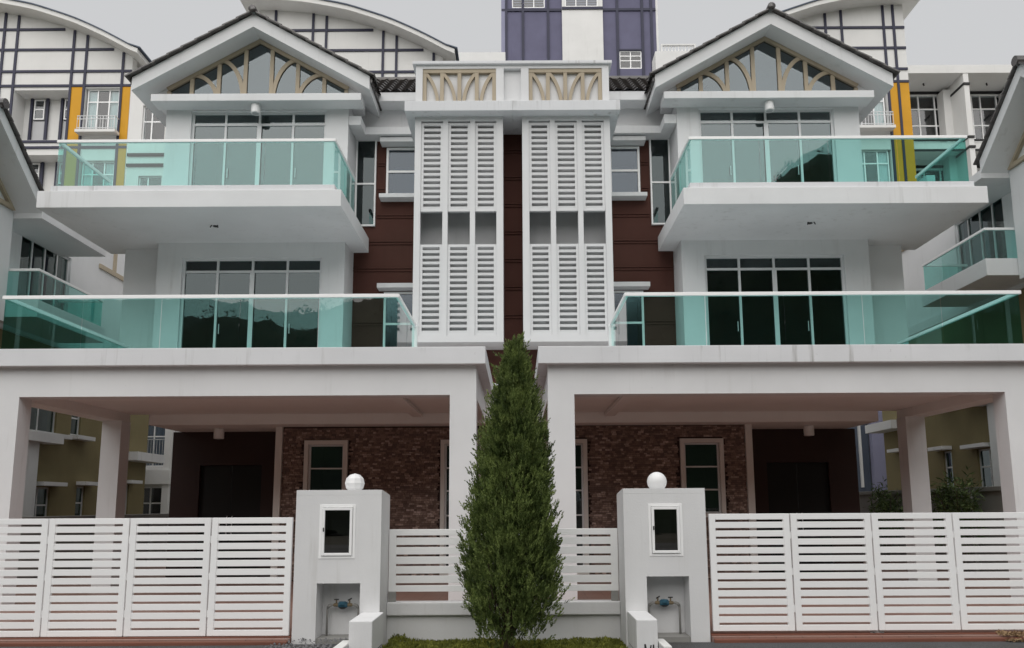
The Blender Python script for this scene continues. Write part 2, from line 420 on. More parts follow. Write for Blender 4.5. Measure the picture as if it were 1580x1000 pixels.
# ================================================================== the pair of semi-detached houses
def house(s, label):
    f = FRONT(s); H = empty('semi_detached_house', (s * 4, 16.6, 0.115), label, 'house', 'mirrored pair of semi-detached houses')
    B = lambda name, mat, *a, bev=0.0: box(name, mat, H, f, *a, bev=bev)
    # ---- ground floor
    wa = (3.50, 4.22, 1.42, 2.86); wb = (.70, 1.42, .30, 2.86)
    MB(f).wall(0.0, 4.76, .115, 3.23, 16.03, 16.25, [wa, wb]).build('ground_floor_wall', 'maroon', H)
    # split-face stone cladding: small pieces, one joined part
    m = MB(f); z = .13
    while z < 3.20:
        h = random.choice((.034, .04, .045)); x = -random.random() * .1
        while x < 4.76:
            l = random.uniform(.045, .12); x0, x1 = max(0, x) + .002, min(4.76, x + l) - .002
            if x1 - x0 > .02 and not any(x0 < w_[1] + .08 and x1 > w_[0] - .08 and z < w_[3] + .08 and z + h > w_[2] - .08 for w_ in (wa, wb)):
                m.box(x0, x1, 16.03 - random.uniform(.008, .034), 16.029, z + .002, min(z + h, 3.229) - .002)
            x += l
        z += h
    tag(m.build('stone_cladding', 'ledgestone', H, fix=False), kind='stuff')
    for w_, rows in ((wa, (1.90, 2.37)), (wb, (.92, 1.40, 1.90, 2.37))):
        window(H, f, w_[0], w_[1], w_[2], w_[3], 16.05, (), rows, .035, .03, .05)
        m = MB(f); t0, t1 = 15.955, 16.06
        m.box(w_[0] - .085, w_[0], t0, t1, w_[2] - .08, w_[3] + .085); m.box(w_[1], w_[1] + .085, t0, t1, w_[2] - .08, w_[3] + .085)
        m.box(w_[0], w_[1], t0, t1, w_[3], w_[3] + .085); m.box(w_[0], w_[1], t0, t1, w_[2] - .08, w_[2])
        m.build('window_surround', 'beige_trim', H)
    B('corner_trim', 'beige_trim', 4.762, 4.90, 15.95, 17.0, .115, 3.23, bev=.006)
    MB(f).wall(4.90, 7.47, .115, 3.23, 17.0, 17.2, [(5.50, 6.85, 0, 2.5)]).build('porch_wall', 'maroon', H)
    d_ = MB(f).box(5.50, 6.168, 17.08, 17.13, .12, 2.495).box(6.182, 6.85, 17.08, 17.13, .12, 2.495).build('front_door', 'door_black', H, .004)
    for x in (6.12, 6.23): MB(f).tube([(x, 17.06, 1.0), (x, 17.04, 1.02), (x, 17.04, 1.38), (x, 17.06, 1.4)], .012, 8).build('door_handle', 'steel', d_)
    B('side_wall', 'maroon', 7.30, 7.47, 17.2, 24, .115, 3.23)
    # ---- floor slabs / porch ceiling
    B('floor_slab', 'ceiling_white', 0.0, 7.31, 15.5, 24, 3.232, 4.0, bev=.006)
    # ---- carport
    for (x0, x1, y0, y1, zt) in ((.56, .97, 12.0, 12.32, 3.312), (7.68, 8.09, 12.0, 12.32, 3.312), (7.60, 7.97, 15.0, 15.36, 3.27)):
        B('column', 'white', x0, x1, y0, y1, .115, zt)
    B('front_beam', 'white', .56, 8.09, 12.0, 12.32, 3.312, 3.775)
    B('side_beam', 'ceiling_white', 7.68, 8.07, 12.322, 15.49, 3.272, 3.774)
    B('inner_beam', 'white', .57, .80, 12.322, 15.49, 3.30, 3.774)
    B('ceiling_beam', 'ceiling_white', 1.82, 2.02, 12.322, 15.49, 3.36, 3.43)
    B('carport_ceiling', 'ceiling_white', .80, 7.68, 12.322, 15.49, 3.44, 3.774)
    B('carport_roof', 'white_coping', .41, 8.33, 11.86, 15.6, 3.777, 4.05, bev=.01)
    B('centre_ledge', 'white_coping', 0.0, .56, 15.62, 16.2, 3.90, 4.06)
    # ---- upper walls
    w1 = (4.23, 7.32, 4.35, 7.06); w2 = (4.23, 7.30, 7.95, 10.52)
    MB(f).wall(3.73, 7.87, 4.0, 10.70, 16.6, 16.82, [w1, w2]).build('front_wall', 'white', H)
    B('return_wall', 'white', 3.73, 3.95, 16.822, 17.72, 4.0, 10.70)
    B('outer_side_wall', 'white', 7.65, 7.87, 16.822, 24, 4.0, 10.70)
    B('wing_wall', 'white', 7.872, 8.80, 17.0, 17.3, 4.0, 7.399)
    for w_, r0 in ((w1, 6.76), (w2, 10.22)):
        q = (w_[1] - w_[0]) / 4
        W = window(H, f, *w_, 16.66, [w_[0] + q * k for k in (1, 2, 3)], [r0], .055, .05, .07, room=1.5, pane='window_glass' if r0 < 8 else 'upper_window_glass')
        st = MB(f)
        for k in (0, 2): st.box(w_[0] + q * (k + 1) - .07 - .02, w_[0] + q * (k + 1) - .055 - .02, 16.655, 16.662, w_[2] + 1.0, w_[2] + 1.22)
        st.build('door_pull', 'steel', W)
        mu = MB(f).box((w_[0] + w_[1]) / 2 - .05, (w_[0] + w_[1]) / 2 + .05, 16.652, 16.664, w_[2] + .055, r0 - .03).build('meeting_stile', 'aluminium', W)
    # ---- brown centre walls with raised bands
    wc = (2.28, 3.0, 8.80, 10.03); wd = (2.28, 3.0, 4.95, 6.50); wg = (3.24, 3.735, 8.09, 10.30)
    MB(f).wall(2.12, 3.73, 4.0, 10.45, 17.5, 17.72, [wc, wd, wg]).build('brown_wall', 'brown', H)
    B('brown_bay_wall', 'brown', 0.0, 2.118, 16.85, 17.7, 4.0, 10.04)
    for k in range(-6, 3):
        z = 8.34 + .645 * k
        MB(f).box(0.0, .208, 16.822, 16.852, z - .05, z - .012).box(0.0, .208, 16.822, 16.852, z + .012, z + .05).build('raised_band', 'brown', H, .006)
        x1 = 3.73
        if z > 8.0: x1 = 3.20
        x0 = 2.14
        if wc[2] - .1 < z < wc[3] + .1 or wd[2] - .1 < z < wd[3] + .1: x0 = 3.03
        if x1 - x0 > .1:
            MB(f).box(x0, x1, 17.475, 17.502, z - .05, z - .012).box(x0, x1, 17.475, 17.502, z + .012, z + .05).build('raised_band', 'brown', H, .006)
        if -6 <= k <= -5: MB(f).box(.21, 2.1, 16.822, 16.852, z - .05, z - .012).box(.21, 2.1, 16.822, 16.852, z + .012, z + .05).build('raised_band', 'brown', H, .006)
    for w_ in (wc, wd):
        window(H, f, *w_, 17.46, (), [(w_[2] + w_[3]) / 2 + .02], .05, .05, .08, mat='metal_white', pane='frosted_glass')
        B('window_hood', 'white', w_[0] - .1, w_[1] + .12, 17.20, 17.52, w_[3] + .03, w_[3] + .14, bev=.01)
        B('window_sill', 'white', w_[0] - .1, w_[1] + .12, 17.22, 17.52, w_[2] - .10, w_[2] - .002, bev=.01)
    window(H, f, wg[0], 3.72, wg[2], wg[3], 17.44, (), [9.13], .035, .04, .07, mat='metal_white', name='corner_window', room=.9)
    # ---- upper balcony
    bal = MB(f).box(3.35, 9.30, 14.5, 17.34, 7.40, 7.745).build('upper_balcony', 'white', H, .01)
    # (its slab runs into the front wall, which is cut by it only inside the wall)
    MB(f).box(3.50, 9.10, 14.58, 16.598, 7.747, 7.88).build('kerb', 'white_coping', bal, .008)
    glass_rail(bal, f, [(3.55, 16.58), (3.55, 14.66), (9.05, 14.66), (9.05, 16.58)], 7.88, 8.82, (2, 4, 2))
    lm = MB(f); lm.tube([(6.20, 15.55, 7.40), (6.20, 15.55, 7.385)], .05, 12); lm.tube([(6.14, 15.5, 7.40), (6.12, 15.48, 7.34)], .012, 6); lm.tube([(6.26, 15.5, 7.40), (6.28, 15.48, 7.345)], .012, 6)
    lm.build('lamp_mount', 'black_metal', bal)
    # ---- lower balcony on the carport roof
    lb = MB(f).box(1.80, 8.36, 12.30, 16.58, 4.052, 4.14).build('lower_balcony', 'white_coping', H, .012)
    glass_rail(lb, f, [(1.88, 14.5), (1.88, 12.42), (8.32, 12.42), (8.32, 16.5)], 4.14, 5.0, (2, 5, 4), rw=.065)
    box('end_post', 'metal_white', lb, f, 1.83, 1.93, 14.52, 14.62, 4.142, 5.02, .006)
    # ---- louvre tower
    m = MB(f)
    for x0, x1 in ((.21, .355), (.815, .925), (1.405, 1.515), (1.995, 2.13)): m.box(x0, x1, 16.0, 16.14, 5.14, 9.94)
    m.box(.21, 2.13, 16.0, 16.14, 9.94, 10.038); m.box(.21, 2.13, 16.0, 16.14, 5.0, 5.14)
    m.box(.21, .27, 16.14, 16.848, 5.0, 10.038); m.box(2.07, 2.13, 16.14, 17.498, 5.0, 10.038); m.box(.27, 2.07, 16.14, 16.848, 5.0, 5.06)
    m.build('screen_frame', 'white_clean', H)
    B('screen_backing', 'grey_board', .271, 2.069, 16.55, 16.60, 5.07, 10.03)
    proto = None
    for (x0, x1) in ((.357, .813), (.927, 1.403), (1.517, 1.993)):
        for (z0, z1) in ((7.88, 9.905), (5.145, 7.14)):
            n = 15; p = (z1 - z0 - .11) / n
            pm = MB(f); b = .055
            pm.box(x0, x0 + b, 16.03, 16.09, z0, z1); pm.box(x1 - b, x1, 16.03, 16.09, z0, z1)
            pm.box(x0 + b, x1 - b, 16.03, 16.09, z1 - .055, z1); pm.box(x0 + b, x1 - b, 16.03, 16.09, z0, z0 + .055)
            P = pm.build('louvre_panel', 'white_clean', H)
            box('louvre_backing', 'louvre_grey', P, f, x0 + .01, x1 - .01, 16.135, 16.15, z0 + .005, z1 - .005)
            first = None
            for k in range(n):
                zz = z0 + .055 + p * k
                if first is None:
                    c = zz
                    first = MB(f).add([(x0 + b, 16.04, c), (x1 - b, 16.04, c), (x1 - b, 16.035, c + p * .44), (x0 + b, 16.035, c + p * .44),
                                       (x0 + b, 16.08, c + .004), (x1 - b, 16.08, c + .004), (x1 - b, 16.08, c + p * .47), (x0 + b, 16.08, c + p * .47)],
                                      [(0, 1, 2, 3), (4, 7, 6, 5), (0, 4, 5, 1), (3, 2, 6, 7), (0, 3, 7, 4), (1, 5, 6, 2)]).build('slat', 'white_clean', P)
                    z_first = zz
                else: rep(first, P, (0, 0, zz - z_first))
    # ---- parapet with tan tracery
    B('cornice', 'white_coping', 0.0, 2.33, 15.74, 17.48, 10.04, 10.27, bev=.01)
    m = MB(f)
    m.box(0.0, 2.13, 16.10, 16.42, 10.272, 11.25)
    m.box(.19, .36, 16.0, 16.10, 10.272, 11.17); m.box(1.98, 2.13, 16.0, 16.10, 10.272, 11.17); m.box(0.0, 2.13, 16.0, 16.10, 11.17, 11.25)
    m.build('parapet', 'white', H)
    B('parapet_coping', 'white_coping', 0.0, 2.20, 15.94, 16.48, 11.252, 11.32, bev=.008)
    tr0, tr1, zb, zt = .362, 1.978, 10.274, 11.168; wq = .082
    xs = [tr0 + wq / 2 + (tr1 - tr0 - wq) * k / 4 for k in range(5)]
    T = MB(f).box(tr0, tr1, 16.02, 16.098, zt - .085, zt).build('tracery', 'tan', H)
    for x in xs: box('tracery_bar', 'tan', T, f, x - wq / 2, x + wq / 2, 16.025, 16.098, zb, zt - .086)
    for k in range(4):
        xa, xb = xs[k] + wq / 2, xs[k + 1] - wq / 2
        pts = [(math.sin(t * math.pi / 2 / 10), math.cos(t * math.pi / 2 / 10)) for t in range(11)]
        ww = xb - xa - .03
        t0 = .55; tt = [t0 + (math.pi / 2 - t0) * i / 12 for i in range(13)]
        arc = [((math.sin(q) - math.sin(t0)) / (1 - math.sin(t0)), (math.cos(t0) - math.cos(q)) / math.cos(t0)) for q in tt]
        P_ = [((xa - .02 + ww * u_) if k < 2 else (xb + .02 - ww * u_), zt - .09 - (zt - .09 - zb) * v_) for u_, v_ in arc]
        MB(f).strip(P_, .07, 16.03, 16.097).build('tracery_arc', 'tan', T)
    # ---- canopy and gable
    B('canopy', 'white', 3.37, 8.05, 16.18, 16.598, 10.54, 10.71, bev=.01)
    cx, ap, hw, sl_ = 5.81, 12.58, 2.64, .575; th = .31
    zl = lambda dx: ap - sl_ * abs(dx)
    poly = [(cx - hw, zl(hw) - th), (cx - hw, zl(hw)), (cx, ap), (cx + hw, zl(hw)), (cx + hw, zl(hw) - th), (cx, ap - th)]
    roof = MB(f).prism(poly, 16.10, 22.4).build('gable_roof', 'white', H)
    for sg in (-1, 1):
        # courses of tiles: each verge tile overlaps the one below
        n = 9; Ls = math.hypot(hw + .06, sl_ * (hw + .06)); ux, uz = sg * (hw + .06) / Ls, -sl_ * (hw + .06) / Ls; nx, nz = -uz * sg * sg, abs(ux)
        nx, nz = sg * sl_ / math.hypot(1, sl_), 1 / math.hypot(1, sl_)
        for k in range(n):
            t0, t1 = Ls * k / n, Ls * (k + 1) / n + .05
            P_ = []
            for t, h in ((t0, .004), (t1, .024), (t1, .064), (t0, .04)): P_.append((cx + ux * t + nx * h, ap + uz * t + nz * h))
            MB(f).prism(P_, 16.0, 16.32).build('verge_tile', 'roof_tile', roof, .008)
        P2 = []
        tl = MB(lambda a, d, z, sg=sg: f(cx + sg * a, d, z))
        rows = []
        for k in range(n):
            for t, h in ((k / n, .05), ((k + 1) / n, .085)): rows.append((Ls * t, h))
        na = 150; vs = []; fs = []
        for t, h in rows:
            for i in range(na + 1):
                d = 16.32 + 6.1 * i / na
                hh = h - .03 + .03 * abs(math.sin(math.pi * d / .24))
                vs.append((abs(ux) * t + abs(nx) * hh, d, ap + uz * t + nz * hh))
        for r_ in range(len(rows) - 1):
            for i in range(na): q = r_ * (na + 1) + i; fs.append((q, q + 1, q + na + 2, q + na + 1))
        tag(tl.add(vs, fs).build('roof_tiles', 'roof_tile', roof, fix=False), kind='stuff')
        # gutter board at the eave
        MB(f).box(cx + sg * hw, cx + sg * (hw + .05), 16.14, 22.3, zl(hw) - .13, zl(hw) - .01).build('eave_board', 'roof_tile', roof)
    for k in range(12):
        y = 15.98 + k * .5
        mm = MB(f); mm.tube([(cx, y, ap + .055), (cx, y + .53, ap + .045)], [.088, .078], 12).build('ridge_tile', 'roof_tile', roof, smooth=True)
    gz = 10.712; gt = lambda dx: zl(dx) - th - .003
    glow = .0
    gh = (gt(0) - gz) / sl_
    hw2 = min(2.06, gh)
    gb = MB(f).strip([(cx - hw2, gt(hw2) - .05), (cx, gt(0) - .055), (cx + hw2, gt(hw2) - .05)], .09, 16.55, 16.65)
    gb.box(cx - hw2, cx - hw2 + .08, 16.551, 16.649, gz, gt(hw2) - .1); gb.box(cx + hw2 - .08, cx + hw2, 16.551, 16.649, gz, gt(hw2) - .1)
    G = gb.build('gable_frame', 'tan', H)
    for dx in (-1.51, -.90, -.30, .30, .90, 1.51):
        box('gable_bar', 'tan', G, f, cx + dx - .044, cx + dx + .044, 16.565, 16.64, gz, gt(dx) - .10)
    for sg in (-1, 1):
        for c0, a_, b_ in ((.90, .56, .86), (1.51, .58, .50)):
            P_ = [(cx + sg * (c0 - a_ * math.sin(i / 12 * math.pi / 2)), gz + .02 + (b_ + .16) * math.cos(i / 12 * math.pi / 2)) for i in range(13)]
            MB(f).strip(P_, .092, 16.57, 16.638).build('gable_arc', 'tan', G)
    xs2 = [-hw2, -1.51, -.90, -.30, .30, .90, 1.51, hw2]
    for a_, b_ in zip(xs2[:-1], xs2[1:]):
        if a_ < 0 < b_: P_ = [(cx + a_, gz), (cx + b_, gz), (cx + b_, gt(b_) - .03), (cx, gt(0) - .03), (cx + a_, gt(a_) - .03)]
        else: P_ = [(cx + a_, gz), (cx + b_, gz), (cx + b_, gt(b_) - .03), (cx + a_, gt(a_) - .03)]
        MB(f).prism(P_, 16.602, 16.608).build('gable_pane', 'gable_glass', G)
    MB(f).prism([(cx - 2.1, gz), (cx + 2.1, gz), (cx + 2.1, gt(2.1)), (cx, gt(0)), (cx - 2.1, gt(2.1))], 17.2, 17.26).build('gable_backing', 'grey_board', G)
    for sg in (-1, 1):
        MB(f).prism([(cx + sg * hw2, gz), (cx + sg * (hw2 + .28), gz), (cx + sg * (hw2 + .28), gt(hw2 + .28)), (cx + sg * hw2, gt(hw2))], 16.60, 17.2).build('gable_cheek', 'white', H)
    # ---- eave between gable and parapet, front slope of the main roof
    B('upper_wall', 'white', 2.0, 3.95, 17.40, 17.498, 10.27, 10.95)
    B('eave_cornice', 'white', 2.335, 3.72, 17.12, 17.498, 10.20, 10.38, bev=.008)
    B('wall_cornice', 'white', 3.45, 3.728, 16.62, 17.118, 10.18, 10.40, bev=.008)
    B('gutter', 'white', 2.14, 3.40, 16.98, 17.12, 10.95, 11.17, bev=.01)
    B('eave_soffit', 'white', 2.14, 3.45, 17.12, 17.5, 10.95, 10.98)
    tiles('main_roof_tiles', H, f, 0.0, 4.6, 0, (17.0, 11.13, 18.5, 12.30), pitch=.28, wave=.24, step=.035, amp=.06)
    MB(f).prism([(0, 11.0), (7.8, 11.0), (7.8, 11.05), (0, 11.05)], 17.15, 24).build('roof_deck', 'white', H)
    m = MB(lambda a, d, z: f(d, a, z)); m.prism([(17.2, 11.06), (18.55, 12.2), (24, 11.06)], 0, 4.5).build('main_roof', 'roof_tile', H)
    MB(f).tube([(0, 18.5, 12.33), (4.5, 18.5, 12.33)], .1, 10).build('main_ridge', 'roof_tile', H)
    # ---- house body behind the rooms
    B('rear_body', 'white', .02, 7.64, 18.6, 24, 4.0, 10.9)
    # ---- ceiling lamps
    for (x, y, z) in ((5.76, 16.36, 10.54), (6.2, 16.3, 3.232)):
        lamp = MB(f).lathe((x, y, z - .215), [(.075, 0), (.098, .0), (.105, .012), (.105, .20), (.09, .214)], 20).build('ceiling_lamp', 'lamp_white', H, smooth=False)
        MB(f).lathe((x, y, z - .222), [(.05, 0), (.072, .004), (.072, .008)], 16).build('lamp_lens', 'grey_board', lamp)
    return H
house(-1, 'white and brown three storey house left of the conifer, louvre screen at its right end')
house(1, 'white and brown three storey house right of the conifer, louvre screen at its left end')

# ================================================================== gates, pillars, fence
def gate(s, start, widths, label, zb, zt):
    f = FRONT(s); G = empty('folding_gate', (s * (start + 2), 9.25, .128), label, 'gate', 'pair of white slatted folding gates')
    x = start
    for i, wd in enumerate(widths):
        x0, x1 = x + .008, x + wd - .008; st = .072
        m = MB(f); y0, y1 = 9.22, 9.265
        m.box(x0, x0 + st, y0, y1, zb, zt); m.box(x1 - st, x1, y0, y1, zb, zt)
        m.box(x0 + st, x1 - st, y0, y1, zt - .068, zt); m.box(x0 + st, x1 - st, y0, y1, zb, zb + .065)
        P = m.build('gate_panel', 'metal_white', G, .004)
        n = 12; gap = .027; tot = (zt - .068) - (zb + .065); sh = (tot - gap * 13) / n; first = None
        for k in range(n):
            z = zb + .065 + gap + k * (sh + gap)
            dz = random.uniform(-.0015, .0015)
            if first is None: first = box('slat', 'metal_white', P, f, x0 + st, x1 - st, 9.226, 9.256, z, z + sh, .003); zf = z
            else: rep(first, P, (0, 0, z - zf + dz))
        for zz in (zb + .25, (zb + zt) / 2, zt - .25):
            if i: MB(f).tube([(x, 9.235, zz - .04), (x, 9.235, zz + .04)], .007, 8).build('hinge', 'metal_white', P)
        if i % 2 == 1 or i == 0:
            pass
        x += wd
    for k in (2,):
        xx = start + sum(widths[:k])
        for d in (-.045, .045):
            MB(f).tube([(xx + d, 9.215, .10), (xx + d, 9.262, .10)], .032, 14).build('roller', 'black_metal', G)
        MB(f).box(xx - .08, xx + .08, 9.263, 9.27, .08, zb + .02).build('roller_bracket', 'steel', G)
    return G
gate(-1, 2.545, (.955, .955, .95, .955, .955), 'white slatted folding gate left of the conifer', .135, 1.475)
gate(1, 2.315, (.955, .95, .95, .95, .95), 'white slatted folding gate right of the conifer', .16, 1.49)

def pillar(x0, x1, inner, side, label):
    """rendered service pillar with meter window and open niche; side = -1 left, +1 right"""
    P = empty('gate_pillar', ((x0 + x1) / 2, 9.5, 0), label, 'pillar', 'white gate pillars')
    n0, n1, nz = inner[0], inner[1], inner[2]
    wx0, wx1, wz0, wz1 = inner[3]
    yf, yb, zt = 9.2, 9.8, 1.79
    hs = [(n0, n1, -1, nz), (wx0, wx1, wz0, wz1)]
    MB().wall(x0, x1, -.1, zt - .06, yf, yf + .32, hs).build('pillar_front', 'pillar_white', P)
    # back block and a cap that falls towards the back
    m = MB(); m.box(x0, x1, yf + .322, yb, -.1, zt - .062); m.build('pillar_back', 'pillar_white', P)
    q = MB(lambda a, d, z: (d, a, z)); q.prism([(yf, zt - .06), (yb, zt - .06), (yb, zt - .055), (yf + .05, zt), (yf, zt)], x0, x1); q.build('pillar_cap', 'pillar_white', P, .008)
    box('niche_floor', 'concrete', P, ID, n0 + .002, n1 - .002, yf + .02, yf + .321, -.1, .10)
    # meter window
    fm = MB(); e = .028
    for (a, b, c, d) in ((wx0 - .02, wx0 + .01, wz0 - .02, wz1 + .02), (wx1 - .01, wx1 + .02, wz0 - .02, wz1 + .02), (wx0 + .01, wx1 - .01, wz0 - .02, wz0 + .01), (wx0 + .01, wx1 - .01, wz1 - .01, wz1 + .02)):
        fm.box(a, b, yf - .006, yf + .05, c, d)
    F = fm.build('meter_window', 'metal_white', P, .003)
    dm = MB()
    for (a, b, c, d) in ((wx0 + .014, wx0 + .045, wz0 + .014, wz1 - .014), (wx1 - .045, wx1 - .014, wz0 + .014, wz1 - .014), (wx0 + .045, wx1 - .045, wz0 + .014, wz0 + .045), (wx0 + .045, wx1 - .045, wz1 - .045, wz1 - .014)):
        dm.box(a, b, yf - .02, yf + .03, c, d)
    dm.build('sash', 'metal_white', F, .004)
    box('pane', 'box_glass', F, ID, wx0 + .045, wx1 - .045, yf + .0, yf + .005, wz0 + .045, wz1 - .045)
    box('handle', 'black_metal', F, ID, wx0 + .028, wx0 + .04, yf - .032, yf - .02, (wz0 + wz1) / 2 - .0, (wz0 + wz1) / 2 + .045)
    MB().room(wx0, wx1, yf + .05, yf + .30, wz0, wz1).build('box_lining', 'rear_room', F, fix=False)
    box('meter_board', 'meter_grey', F, ID, wx0 + .08, wx1 - .08, yf + .18, yf + .24, wz0 + .09, wz1 - .16)
    # stub wall towards the street
    return P
pillar(-2.51, -1.51, (-2.24, -1.74, .72, (-2.21, -1.83, 1.02, 1.60)), -1, 'white rendered gate pillar beside the left gate, with meter window and niche')
pillar(1.32, 2.28, (1.57, 2.06, .78, (1.63, 1.985, 1.03, 1.59)), 1, 'white rendered gate pillar beside the right gate, with meter window and niche')

def stub(x0, x1, label, mark=False):
    o = box('stub_wall', 'pillar_white', None, ID, x0, x1, 8.5, 9.198, -.1, .395, .012)
    tag(o, label, 'low wall', 'stub walls beside the verge')
    if mark:
        m = MB()
        m.strip([(x0 + .085, .145), (x0 + .105, .06)], .016, 8.494, 8.4995); m.strip([(x0 + .085, .145), (x0 + .085, .04)], .014, 8.4945, 8.499)
        m.strip([(x0 + .150, .135), (x0 + .125, .04)], .013, 8.494, 8.4995); m.strip([(x0 + .175, .14), (x0 + .175, .04)], .014, 8.494, 8.4995)
        m.build('painted_mark', 'black_metal', o)
stub(-1.71, -1.46, 'short white wall jutting forward from the left gate pillar')
stub(1.335, 1.56, 'short white wall jutting forward from the right gate pillar, black mark low down', True)
def kerb(x0, x1, label):
    o = box('kerb_block', 'kerb_white', None, ID, x0, x1, 8.25, 8.72, -.1, .165, .012); tag(o, label, 'kerb', 'white kerb blocks')
kerb(-1.82, -1.715, 'small white kerb block left of the left stub wall')
kerb(1.57, 1.66, 'small white kerb block right of the right stub wall')

# globe finials
def globe(x, z, label, flat):
    G = empty('globe_lamp', (x, 9.42, z), label, 'lamp', 'white globes on the gate pillars')
    r = .118; pr = []
    nr = 6 if flat else 16
    for i in range(0, nr + 1):
        a = -math.pi / 2 + math.pi * i / nr; pr.append((max(.004, r * math.cos(a)), r * math.sin(a) + r + .0))
    MB().lathe((x, 9.42, z + .01), pr, 9 if flat else 24).build('globe', 'lamp_white', G, smooth=not flat)
    MB().lathe((x, 9.42, z - .02), [(.085, 0), (.085, .03), (.07, .045), (.055, .05)], 18).build('base', 'metal_white', G)
globe(-1.875, 1.745, 'faceted white globe on the left gate pillar', True)
globe(1.76, 1.745, 'smooth white globe on the right gate pillar', False)

# water meters in the niches
def meter(xl, xr, z, side, label):
    W = empty('water_meter', ((xl + xr) / 2, 9.42, .10), label, 'water meter', 'water meters in the pillar niches')
    y = 9.43; r = .013
    for x, e in ((xl, 1), (xr, -1)):
        pts = [(x, y, .10), (x, y, z - .05), (x + e * .006, y, z - .022), (x + e * .022, y, z - .006), (x + e * .05, y, z), (x + e * .085, y, z)]
        MB().tube(pts, r, 10).build('pipe', 'pvc', W, smooth=True)
        MB().tube([(x + e * .004, y, z - .034), (x + e * .022, y, z - .008), (x + e * .05, y, z)], .018, 10).build('elbow', 'pvc', W, smooth=True)
    MB().tube([(xl + .08, y, z), (xr - .08, y, z)], .011, 10).build('pipe', 'brass', W, smooth=True)
    c = (xl + xr) / 2
    for x, k in ((xl + .105, 0), (xr - .105, 1)):
        v = MB().tube([(x - .035, y, z), (x - .02, y, z), (x + .02, y, z), (x + .035, y, z)], [.014, .021, .021, .014], 10).build('stop_valve', 'brass', W)
        MB().tube([(x, y, z + .015), (x, y, z + .055)], .009, 8).build('stem', 'brass', v)
        if (k == 0) == (side < 0): MB().tube([(x - .028, y, z + .062), (x + .028, y, z + .062)], .007, 8).build('tap_handle', 'black_metal', v)
        else: MB().tube([(x - .02, y, z + .052), (x + .025, y, z + .075)], .008, 8).build('tap_handle', 'black_metal', v)
    xo = c + side * .065
    MB().tube([(xo - .02, y, z), (xo + .02, y, z)], .017, 10).build('coupling', 'orange_plastic', W)
    b = MB().tube([(c - .06, y, z), (c - .045, y, z), (c + .045, y, z), (c + .06, y, z)], [.016, .034, .034, .016], 14).build('meter_body', 'blue_meter', W)
    MB().lathe((c, y - .012, z + .005), [(.042, 0), (.045, .012), (.045, .03), (.04, .036)], 16).build('dial_housing', 'blue_meter', b)
    MB().lathe((c, y - .012, z - .045), [(.02, 0), (.04, .012), (.04, .02)], 14).build('meter_base', 'black_metal', b)
meter(-2.165, -1.80, .45, -1, 'blue water meter between taps in the left pillar niche')
meter(1.625, 1.985, .455, 1, 'blue water meter between taps in the right pillar niche')

# low wall and slatted fence between the pillars
lw = MB().box(-1.508, 1.318, 9.72, 9.84, -.3, .29).build('low_wall', 'pillar_white', None); tag(lw, 'low white wall between the gate pillars, behind the conifer', 'wall')
box('coping', 'pillar_white', lw, ID, -1.508, 1.318, 9.66, 9.86, .292, .445, .012)
FZ = empty('slatted_fence', (-.09, 9.75, .445), 'white slatted fence on the low wall between the gate pillars', 'fence')
for (a, b) in ((-1.50, -.10), (-.08, 1.31)):
    m = MB(); st = .085
    m.box(a, a + st, 9.73, 9.77, .565, 1.315); m.box(b - st, b, 9.73, 9.77, .565, 1.315)
    m.box(a + st, b - st, 9.73, 9.77, 1.24, 1.315); m.box(a + st, b - st, 9.73, 9.77, .565, .64)
    P = m.build('fence_panel', 'metal_white', FZ, .004)
    for x in (a + .002, b - .092): box('foot', 'concrete', P, ID, x, x + .09, 9.725, 9.775, .447, .563, .005)
    gp = .026; n = 5; sh = (1.24 - .64 - gp * 6) / 5; first = None
    for k in range(n):
        z = .64 + gp + k * (sh + gp)
        if first is None: first = box('slat', 'metal_white', P, ID, a + st, b - st, 9.737, 9.765, z, z + sh, .003); zf = z
        else: rep(first, P, (0, 0, z - zf))

# ================================================================== plants
def quads(name, mat, parent, V, label=None, cat=None, kind=None):
    """V: (n,4,3) world vertices -> one mesh of separate faces"""
    n = len(V); flat = V.reshape(-1, 3); mn, mx = flat.min(0), flat.max(0)
    org = Vector(((mn[0] + mx[0]) / 2, (mn[1] + mx[1]) / 2, mn[2]))
    me = bpy.data.meshes.new(name); me.vertices.add(n * 4); me.loops.add(n * 4); me.polygons.add(n)
    me.vertices.foreach_set('co', (flat - np.array(org)).ravel()); me.loops.foreach_set('vertex_index', np.arange(n * 4))
    me.polygons.foreach_set('loop_start', np.arange(0, n * 4, 4)); me.polygons.foreach_set('loop_total', np.full(n, 4))
    me.update(); me.validate(); me.materials.append(MATS[mat])
    return tag(link(name, me, parent, org), label, cat, kind=kind)
def unit(v): return v / np.maximum(1e-9, np.linalg.norm(v, axis=-1, keepdims=True))
def blades(P, D, L, Wd, fold=None):
    """diamond leaf faces: base P, direction D, length L, width Wd"""
    n = len(P); r = unit(np.cross(D, rng.normal(size=(n, 3)))); L = L[:, None]; Wd = Wd[:, None]
    return np.stack([P, P + D * L * .45 + r * Wd * .5, P + D * L, P + D * L * .45 - r * Wd * .5], 1)
